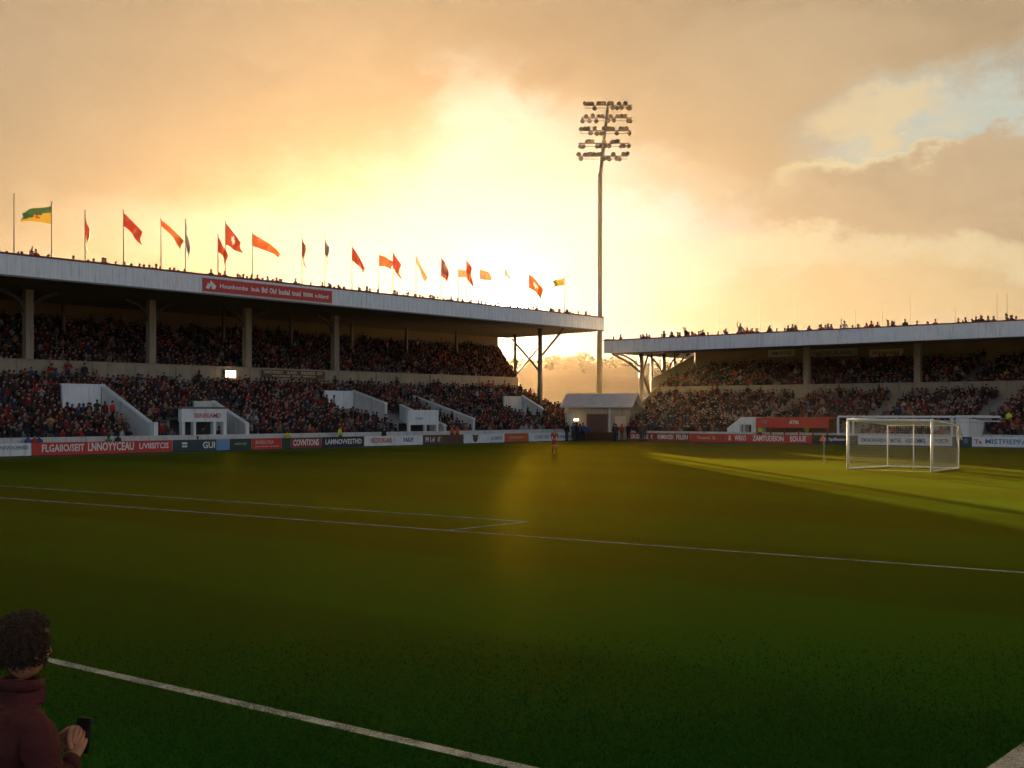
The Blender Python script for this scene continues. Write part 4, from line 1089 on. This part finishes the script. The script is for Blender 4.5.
for x, s in ((384, 1), (576, 2), (568, 3)):
    st(x, FL, 75.0, -.2, person_mesh('x', 'stand', 'down', 20+s, (.03, .02, .02)), ('dark figure on the track over the white board with orange-red letters', 'dark figure on the track past the last white board', 'dark figure on the track by the far end of the boards')[s-1], HDL)
# small group waiting by the hut and in front of it
cr = None
for k in range(26):
    x = rng.uniform(612, 646) if k < 16 else rng.uniform(566, 590)
    X, Y = at_depth(x, rng.uniform(117.5, 121.5) if k < 16 else rng.uniform(119.5, 122.5))
    kk = rng.choices(KINDS, KW)[0][0]
    put_person(person_mesh(kk, 'stand', rng.choice(('down', 'clap')), seed=rng.randrange(2)), X, Y, 0, YAW+math.pi+rng.gauss(0, .6), rng.uniform(.92, 1.06),
               'person standing in the small group before the gabled hut', 'people standing before the hut')

# ------------------------------------------------------------------ skinned figures
def skin_mesh(name, joints, edges, root, subdiv=2):
    """joints: name -> (pos, radius or (rx, ry)); returns an evaluated mesh"""
    names = list(joints); idx = {n: i for i, n in enumerate(names)}
    me = bpy.data.meshes.new(name); me.from_pydata([joints[n][0] for n in names], [(idx[a], idx[b]) for a, b in edges], [])
    o = bpy.data.objects.new(name, me); COL.objects.link(o)
    md = o.modifiers.new('skin', 'SKIN'); md.use_smooth_shade = True; md.branch_smoothing = .6
    for i, n in enumerate(names):
        r = joints[n][1]; sv = me.skin_vertices[0].data[i]; sv.radius = (r, r) if not isinstance(r, tuple) else r
        sv.use_root = (n == root)
    if subdiv: sb = o.modifiers.new('sub', 'SUBSURF'); sb.levels = subdiv; sb.render_levels = subdiv
    dg = bpy.context.evaluated_depsgraph_get(); new = bpy.data.meshes.new_from_object(o.evaluated_get(dg))
    bpy.data.objects.remove(o); new.name = name
    return new
def join_meshes(name, ms):
    bm = bmesh.new()
    for m_ in ms: bm.from_mesh(m_)
    me = bpy.data.meshes.new(name); bm.to_mesh(me); bm.free(); me.polygons.foreach_set('use_smooth', [True]*len(me.polygons)); return me
def head_mesh(c, yaw, tilt=0.0, s=1.0, nu=32, nv=24):
    """head with face towards +Y, centre c"""
    bm = bmesh.new(); bmesh.ops.create_uvsphere(bm, u_segments=nu, v_segments=nv, radius=1.0)
    for v in bm.verts:
        x, y, z = v.co
        X, Y, Z_ = x*.076, y*.096, z*.116
        if z < 0: X *= 1-.28*(-z)**1.3; Y *= 1-.10*(-z)
        if y > .2:
            f = (y-.2)/.8
            Y += .024*math.exp(-(X/.013)**2-((Z_+.018)/.020)**2)*f*1.3 + .008*math.exp(-(X/.010)**2-((Z_-.015)/.03)**2)*f     # nose
            for e in (-1, 1): Y -= .012*math.exp(-((X-e*.031)/.016)**2-((Z_-.016)/.012)**2)*f                               # eye sockets
            Y += .007*math.exp(-(X/.04)**2-((Z_-.038)/.010)**2)*f                                                           # brow
            Y += .007*math.exp(-(X/.022)**2-((Z_+.062)/.009)**2)*f - .006*math.exp(-(X/.024)**2-((Z_+.056)/.003)**2)*f       # lips
            Y += .010*math.exp(-(X/.022)**2-((Z_+.098)/.016)**2)*f                                                          # chin
        v.co = (X*s, Y*s, Z_*s)
    for e in (-1, 1):
        r = bmesh.ops.create_uvsphere(bm, u_segments=12, v_segments=8, radius=1.0)['verts']
        for v in r:
            x, y, z = v.co; v.co = (e*.078*s+x*.010*s, -.008*s+y*.020*s, -.002*s+z*.032*s)
        r = bmesh.ops.create_uvsphere(bm, u_segments=10, v_segments=8, radius=.011*s)['verts']
        for v in r: v.co += Vector((e*.031*s, .078*s, .016*s))
    bmesh.ops.transform(bm, matrix=Matrix.Translation(c) @ Matrix.Rotation(yaw, 4, 'Z') @ Matrix.Rotation(tilt, 4, 'X'), verts=bm.verts)
    me = bpy.data.meshes.new('head'); bm.to_mesh(me); bm.free(); return me
def hand_joints(wrist, fwd, palm, side):
    """five finger chains; fwd along the palm, palm = palm normal, side = towards the thumb"""
    w, f, p, s = (Vector(q) for q in (wrist, fwd, palm, side)); f.normalize(); p.normalize(); s.normalize()
    out = []
    for k, (off, ln) in enumerate(((.030, .072), (.010, .080), (-.010, .074), (-.029, .058))):
        r0 = w + f*.045 + s*off*.8; a = w + f*.088 + s*off; b = a + f*ln*.32 + p*ln*.28; c_ = b + f*-.02*ln + p*ln*.36; d_ = c_ - f*ln*.20 + p*ln*.14
        out.append(([r0, a, b, c_, d_], (.0115, .0105, .0095, .0085, .0075)))
    r0 = w + f*.022 + s*.02; a = w + f*.045 + s*.046 + p*.012; b = a + f*.03 + s*.010 + p*.022; c_ = b + f*.016 - s*.006 + p*.022
    out.append(([r0, a, b, c_], (.014, .0125, .0105, .009)))
    return out
def hand_mesh(wrist, fwd, palm, side, fore):
    ms = []
    w = Vector(wrist); f = Vector(fwd).normalized(); s = Vector(side).normalized()
    ms.append(skin_mesh('palm', {'f': (Vector(fore), (.030, .030)), 'w': (w, (.027, .022)), 'm': (w+f*.045, (.040, .017)), 'k': (w+f*.085, (.042, .014))},
                        [('f', 'w'), ('w', 'm'), ('m', 'k')], 'w', 2))
    for pts, rad in hand_joints(wrist, fwd, palm, side):
        J = {str(i): (p, r) for i, (p, r) in enumerate(zip(pts, rad))}
        ms.append(skin_mesh('finger', J, [(str(i), str(i+1)) for i in range(len(pts)-1)], '0', 2))
    return ms

# ---- player walking on the pitch
pX, pY = at_depth(554.5, 82.8)
PL = thing('person', 'player in a dark red kit walking alone across the pitch', 'person', (pX, pY, 0), rz=YAW+R(200))
V3 = Vector
J = dict(pel=(V3((0, 0, .93)), (.125, .10)), sp=(V3((0, .0, 1.12)), (.125, .10)), ch=(V3((0, .01, 1.32)), (.155, .11)), nb=(V3((0, 0, 1.46)), .06), nk=(V3((0, .01, 1.55)), .052),
         sl=(V3((-.18, 0, 1.41)), .058), el=(V3((-.26, -.08, 1.15)), .043), wl=(V3((-.25, .06, .92)), .032), hl=(V3((-.24, .10, .84)), .035),
         sr=(V3((.18, 0, 1.41)), .058), er=(V3((.25, .02, 1.14)), .043), wr=(V3((.24, .16, .95)), .032), hr=(V3((.235, .21, .88)), .035),
         tl=(V3((-.09, 0, .86)), .085), kl=(V3((-.10, .10, .49)), .058), al=(V3((-.10, .04, .09)), .04), fl=(V3((-.11, .18, .04)), .036),
         tr=(V3((.09, 0, .86)), .085), kr=(V3((.10, .03, .48)), .058), ar=(V3((.10, -.16, .12)), .04), fr=(V3((.11, -.04, .04)), .036))
ED = [('pel', 'sp'), ('sp', 'ch'), ('ch', 'nb'), ('nb', 'nk'), ('ch', 'sl'), ('sl', 'el'), ('el', 'wl'), ('wl', 'hl'), ('ch', 'sr'), ('sr', 'er'), ('er', 'wr'), ('wr', 'hr'),
      ('pel', 'tl'), ('tl', 'kl'), ('kl', 'al'), ('al', 'fl'), ('pel', 'tr'), ('tr', 'kr'), ('kr', 'ar'), ('ar', 'fr')]
hm = head_mesh((0, .02, 1.65), 0)
link('body', join_meshes('body', [skin_mesh('b', J, ED, 'pel'), hm]), PL, [M['skin']], world=False)
def sub(keys, grow, name): 
    JJ = {k: (J[k][0], tuple(r+grow for r in J[k][1]) if isinstance(J[k][1], tuple) else J[k][1]+grow) for k in keys}
    return skin_mesh(name, JJ, [e_ for e_ in ED if e_[0] in keys and e_[1] in keys], keys[0])
Jt = dict(J)
link('shirt', sub(['ch', 'sp', 'pel', 'sl', 'sr', 'el', 'er', 'nb'], .014, 'shirt'), PL, [M['kit']], world=False)
JJ = {k: (J[k][0], .10) for k in ('pel', 'tl', 'tr')}; JJ['a'] = (V3((-.10, .07, .58)), .092); JJ['b'] = (V3((.10, .02, .57)), .092)
link('shorts', skin_mesh('shorts', JJ, [('pel', 'tl'), ('tl', 'a'), ('pel', 'tr'), ('tr', 'b')], 'pel'), PL, [M['kit']], world=False)
for k, a, f in (('kl', 'al', 'fl'), ('kr', 'ar', 'fr')):
    link('sock', skin_mesh('sock', {'k': (J[k][0]-V3((0, 0, .06)), .060), 'a': (J[a][0], .047)}, [('k', 'a')], 'k'), PL, [M['socks']], world=False)
    link('boot', skin_mesh('boot', {'a': (J[a][0]-V3((0, 0, .02)), .048), 'f': (J[f][0], .044)}, [('a', 'f')], 'a'), PL, [M['shoe']], world=False)
bm = bmesh.new(); bmesh.ops.create_uvsphere(bm, u_segments=20, v_segments=12, radius=1)
for v in bm.verts: v.co = (v.co.x*.086, -.012+v.co.y*.100+.02, 1.685+v.co.z*.092)
me = bpy.data.meshes.new('hair'); bm.to_mesh(me); bm.free(); link('hair', me, PL.children[0], [M['hair']], world=False)

# ---- onlooker close to the camera, on a concrete step
oX, oY = at_depth(18, 4.7)
stepz = .145
sd_ = MB(); sd_.box(-.2, 4.5, 3.6, 7.2, -.02, stepz)
tag(sd_.build('concrete_step', M['concrete']), kind='structure')
PF = thing('person', 'curly haired person in a dark red jacket holding a small black phone close by', 'person', (oX, oY, stepz), rz=YAW-R(42))
J = dict(pel=(V3((0, 0, .95)), (.14, .11)), sp=(V3((0, -.005, 1.13)), (.13, .105)), ch=(V3((0, 0, 1.30)), (.16, .115)), nb=(V3((0, -.005, 1.455)), .066), nk=(V3((0, .02, 1.55)), .058),
         sl=(V3((-.175, .0, 1.40)), .062), el=(V3((-.25, .07, 1.12)), .046), wl=(V3((-.07, .19, 1.20)), .030),
         sr=(V3((.175, .0, 1.40)), .062), er=(V3((.235, .0, 1.115)), .046), wr=(V3((.115, .17, 1.205)), .030),
         tl=(V3((-.095, 0, .86)), .09), kl=(V3((-.10, .02, .49)), .060), al=(V3((-.11, -.02, .09)), .042), fl=(V3((-.13, .14, .04)), .038),
         tr=(V3((.095, 0, .86)), .09), kr=(V3((.10, .02, .49)), .060), ar=(V3((.11, -.02, .09)), .042), fr=(V3((.13, .14, .04)), .038))
ED = [('pel', 'sp'), ('sp', 'ch'), ('ch', 'nb'), ('nb', 'nk'), ('ch', 'sl'), ('sl', 'el'), ('el', 'wl'), ('ch', 'sr'), ('sr', 'er'), ('er', 'wr'),
      ('pel', 'tl'), ('tl', 'kl'), ('kl', 'al'), ('al', 'fl'), ('pel', 'tr'), ('tr', 'kr'), ('kr', 'ar'), ('ar', 'fr')]
JB = {k: (p, (tuple(q*.78 for q in r) if isinstance(r, tuple) else r*.78) if k in ('pel', 'sp', 'ch', 'sl', 'sr', 'el', 'er', 'nb', 'tl', 'tr', 'kl', 'kr') else r) for k, (p, r) in J.items()}
ms = [skin_mesh('b', JB, ED, 'pel'), head_mesh((.0, .035, 1.655), R(12), R(-6))]
hold = V3((.10, .30, 1.27))
ms += hand_mesh(J['wr'][0], (-.30, .45, .62), (-.75, .45, -.05), (-.2, -.35, .6), J['wr'][0].lerp(J['er'][0], .25))
ms += hand_mesh(J['wl'][0], (.55, .30, .50), (.55, .45, .15), (-.1, -.35, .7), J['wl'][0].lerp(J['el'][0], .25))
link('body', join_meshes('body', ms), PF, [M['skin']], world=False)
# jacket: torso and sleeves with folds
JJ = {k: J[k] for k in ('ch', 'sp', 'pel', 'sl', 'sr', 'el', 'er', 'nb')}
JJ = {k: (p, tuple(q+.026 for q in r) if isinstance(r, tuple) else r+.026) for k, (p, r) in JJ.items()}
JJ['pel'] = (J['pel'][0], (.160, .130)); JJ['hem'] = (V3((0, 0, .74)), (.155, .135))
JJ['nb'] = (V3((0, -.005, 1.47)), .085); JJ['col'] = (V3((0, .008, 1.53)), .082)
JJ['cl'] = (J['el'][0].lerp(J['wl'][0], .86), .048); JJ['cr'] = (J['er'][0].lerp(J['wr'][0], .86), .048)
jk = skin_mesh('jacket', JJ, [('pel', 'hem'), ('pel', 'sp'), ('sp', 'ch'), ('ch', 'nb'), ('nb', 'col'), ('ch', 'sl'), ('sl', 'el'), ('el', 'cl'), ('ch', 'sr'), ('sr', 'er'), ('er', 'cr')], 'pel', 3)
jm = link('jacket', jk, PF, [M['redjacket']], world=False)
from mathutils import noise as mnoise
for v in jk.vertices:
    p = v.co; n = mnoise.noise(p*9.0)*.012 + mnoise.noise(V3((p.x*6, p.y*6, p.z*22)))*.012 - .010*max(0, mnoise.noise(V3((p.x*14, p.y*9, p.z*30+p.x*16))))
    v.co = p + v.normal*n
mb = MB(); ringc = []
def torus(c, rx, ry, r, tilt, n=28, m=8):
    v = []; f = []
    for i in range(n):
        t = 2*math.pi*i/n
        for j in range(m):
            q = 2*math.pi*j/m
            p = V3(((rx+r*math.cos(q))*math.cos(t), (ry+r*math.cos(q))*math.sin(t), 1.9*r*math.sin(q))); p.z += tilt*math.sin(t)*ry
            v.append(V3(c)+p)
    for i in range(n):
        for j in range(m): f.append((i*m+j, ((i+1) % n)*m+j, ((i+1) % n)*m+(j+1) % m, i*m+(j+1) % m))
    return v, f
mb.add(*torus((0, .012, 1.525), .076, .080, .013, -.12)); mb.build('collar', M['redjacket'], jm, smooth=True, world=False)
for k in ('l', 'r'):
    c_ = J['e'+k][0].lerp(J['w'+k][0], .90); dvec = (J['w'+k][0]-J['e'+k][0]).normalized()
    MB().tube(c_-dvec*.028, c_+dvec*.022, .045, .041, 16).build('cuff', M['redjacket'], jm, smooth=True, world=False)
JJ = {k: (p, r+.018 if not isinstance(r, tuple) else tuple(q+.012 for q in r)) for k, (p, r) in J.items() if k in ('pel', 'tl', 'kl', 'al', 'tr', 'kr', 'ar')}
legs_ = []
for k, sg in (('l', -1), ('r', 1)):
    L_ = {'w': (V3((sg*.055, 0, .97)), (.075, .09)), 'h': (V3((sg*.085, 0, .78)), .098), 'k': (J['k'+k][0], .074), 'a': (J['a'+k][0], .06)}
    legs_.append(skin_mesh('leg', L_, [('w', 'h'), ('h', 'k'), ('k', 'a')], 'h'))
link('trousers', join_meshes('trousers', legs_), PF, [M['jeans']], world=False)
for a, f in (('al', 'fl'), ('ar', 'fr')):
    link('shoe', skin_mesh('shoe', {'a': (J[a][0]-V3((0, .01, .03)), .055), 'f': (J[f][0]+V3((0, .04, .005)), .046)}, [('a', 'f')], 'a'), PF, [M['shoe']], world=False)
# curly hair: a cap plus many small coiled locks
bm = bmesh.new(); bmesh.ops.create_uvsphere(bm, u_segments=32, v_segments=20, radius=1)
for v in list(bm.verts):
    x, y, z = v.co
    k = 1 + .08*mnoise.noise(V3(v.co)*6)
    v.co = (x*.093*k, -.018+y*.112*k, .030+z*.108*k)
bmesh.ops.delete(bm, geom=[v for v in bm.verts if (v.co.y > .062 and v.co.z < .085) or v.co.z < -.085], context='VERTS')
HMX = Matrix.Translation((0, .035, 1.665)) @ Matrix.Rotation(R(12), 4, 'Z')
bmesh.ops.transform(bm, matrix=HMX, verts=bm.verts)
me = bpy.data.meshes.new('hair_cap'); bm.to_mesh(me); bm.free()
mb = MB()
for k in range(1500):
    th = rng.uniform(0, 2*math.pi); cz = rng.uniform(-.75, 1.0); sr_ = math.sqrt(1-cz*cz)
    n = V3((sr_*math.cos(th), sr_*math.sin(th), cz))
    if n.y > .45 and n.z < .55: continue
    base_ = V3((n.x*.090, -.018+n.y*.108, .030+n.z*.104))
    a = n.orthogonal().normalized(); b = n.cross(a); L = rng.uniform(.018, .036); rr = rng.uniform(.004, .009); ph = rng.uniform(0, 6.3)
    a, b = a*math.cos(ph)+b*math.sin(ph), b*math.cos(ph)-a*math.sin(ph)
    droop = V3((0, 0, -.35))
    pts = [base_ + n*(L*q/6) + droop*(L*(q/6)**2) + (a*math.cos(q*1.25)+b*math.sin(q*1.25))*rr for q in range(7)]
    pts = [HMX @ p for p in pts]
    for i, (p, q) in enumerate(zip(pts, pts[1:])): mb.tube(p, q, .0034*(1-.1*i), .0034*(1-.1*(i+1)), 4, cap=False)
curls = mb.build('curls', M['hair'], None, fix=False); cm = curls.data; bpy.data.objects.remove(curls)
hme = join_meshes('hair', [me, cm]); link('hair', hme, PF.children[0], [M['hair']], world=False)
# the phone, held
PH = thing('phone', 'small black phone held up in the hands of the curly haired person', 'phone', (oX, oY, stepz), rz=YAW-R(42))
q = MB(); o = q.box(-.036, .036, -.006, .006, -.072, .072).build('case', M['phone'], PH, world=False)
bv = o.modifiers.new('bevel', 'BEVEL'); bv.width = .004; bv.segments = 2
o.matrix_local = Matrix.Translation((.035, .258, 1.272)) @ Matrix.Rotation(R(25), 4, 'Z') @ Matrix.Rotation(R(-12), 4, 'X')
q = MB(); o2 = q.box(-.032, .032, -.0085, -.0062, -.066, .066).build('screen', M['black'], PH, world=False)
o2.matrix_local = o.matrix_local.copy()

# ------------------------------------------------------------------ hills and woods beyond the ground
def hill_h(az_, r):
    big = 21.5 + 3.0*math.sin(az_*7+1.0) + 1.6*math.sin(az_*19+.4) + 1.0*math.sin(az_*43)
    h = big*math.exp(-((r-560)/150)**2)
    crest = 13.5*math.exp(-((az_+.06)/.085)**2)
    return max(h, crest*math.exp(-((r-330)/60)**2), 0)
v = []; f = []; NA, NRr = 150, 46
for i in range(NA+1):
    a = -.75 + 1.5*i/NA
    for j in range(NRr+1):
        r = 215 + 520*j/NRr; p = FWD*math.cos(a)*r + RGT*math.sin(a)*r
        v.append((p.x, p.y, hill_h(a, r) - .02 + (mnoise.noise(V3(p)*.03)*1.5 if 0 < j < NRr else 0)*(hill_h(a, r) > 1)))
for i in range(NA):
    for j in range(NRr): f.append((i*(NRr+1)+j, (i+1)*(NRr+1)+j, (i+1)*(NRr+1)+j+1, i*(NRr+1)+j+1))
mb = MB(); mb.add(v, f); tag(mb.build('hills', M['soil'], smooth=True), kind='structure')
def crown(mb, c, r, n, q=.34):
    c = V3(c)
    lobes = [V3((rng.gauss(0, .4), rng.gauss(0, .4), rng.gauss(.1, .32)))*r for _ in range(6)]
    for _ in range(n):
        l = rng.choice(lobes); d_ = V3((rng.gauss(0, 1), rng.gauss(0, 1), rng.gauss(0, 1))).normalized()
        p = c + l + d_*r*.46*rng.random()**.5
        a = V3((rng.gauss(0, 1), rng.gauss(0, 1), rng.gauss(0, 1))).normalized(); b = a.orthogonal().normalized(); s = r*q*rng.uniform(.5, 1)
        mb.add([p-a*s, p+b*s*.7, p+a*s, p-b*s*.7], [(0, 1, 2, 3)])
wood = MB()
for _ in range(900):
    a = rng.uniform(-.55, .55); r = rng.choice((rng.uniform(470, 600), rng.uniform(540, 575), rng.uniform(290, 350)))
    h = hill_h(a, r)
    if h < 2.5: continue
    p = FWD*math.cos(a)*r + RGT*math.sin(a)*r; R_ = rng.uniform(1.6, 3.4)*(1 if r > 400 else .75)
    crown(wood, (p.x, p.y, h+R_*.45), R_, 80, .30)
tag(wood.build('woodland', M['leaf'], fix=False), kind='stuff')
for x, d, R_, lab in ((585, 560, 3.2, 'tall round tree on the ridge just before the mast'), (577, 555, 2.6, 'smaller tree joined to the tall round one on the ridge'),
                      (619, 560, 3.0, 'round ridge tree just past the mast'), (629, 556, 2.5, 'low broad ridge tree between the mast and the corner stand'),
                      (556, 552, 2.3, 'small ridge tree seen through the open end of the long stand')):
    X, Y = at_depth(x, d); a = math.atan((x-512)/FPX); h = hill_h(a, d/math.cos(a))
    t = thing('tree', lab, 'tree', (X, Y, h-.5))
    MB().tube((X, Y, h-.6), (X, Y, h+R_*.8), .4, .2, 8).build('trunk', M['bark'], t)
    mb = MB(); crown(mb, (X, Y, h+R_*.9), R_, 420, .16); mb.build('crown', M['leaf'], t, fix=False)
X, Y = at_depth(651, 240)
t = thing('house', 'tiny pale house with a light roof on the slope behind the corner stand columns', 'house', (X, Y, 0))
F9 = lambda a, b, h: tuple(V3((X, Y, 0)) + RGT*a + FWD*b + V3((0, 0, h)))
MB().box(-2.2, 2.2, -2, 2, 0, 4.6, F=F9).build('wall', M['offwhite'], t)
mb = MB(); mb.prism([F9(-2.5, -2.3, 4.6), F9(-2.5, 2.3, 4.6), F9(-2.5, 0, 6.2)], RGT*5.0); mb.build('roof', M['white'], t)
MB().box(-1.4, -.6, -2.06, -2.003, 2.4, 3.6, F=F9).build('window', M['black'], t)
MB().box(.6, 1.4, -2.06, -2.003, 2.4, 3.6, F=F9).build('window', M['black'], t)

# ------------------------------------------------------------------ air
hm_ = bpy.data.materials.new('haze_air'); hm_.use_nodes = True
g_ = NG(hm_.node_tree); g_.n.remove(g_.n['Principled BSDF'])
pv = g_.new('ShaderNodeVolumePrincipled'); pv.inputs['Color'].default_value = rgb(1.0, .85, .64)
pv.inputs['Density'].default_value = HAZE_DENS; pv.inputs['Anisotropy'].default_value = HAZE_G
g_.l.new(pv.outputs[0], g_.n['Material Output'].inputs['Volume'])
tag(MB().box(-520, 1320, -520, 1320, -1.2, 44.5).build('haze', hm_), kind='stuff')
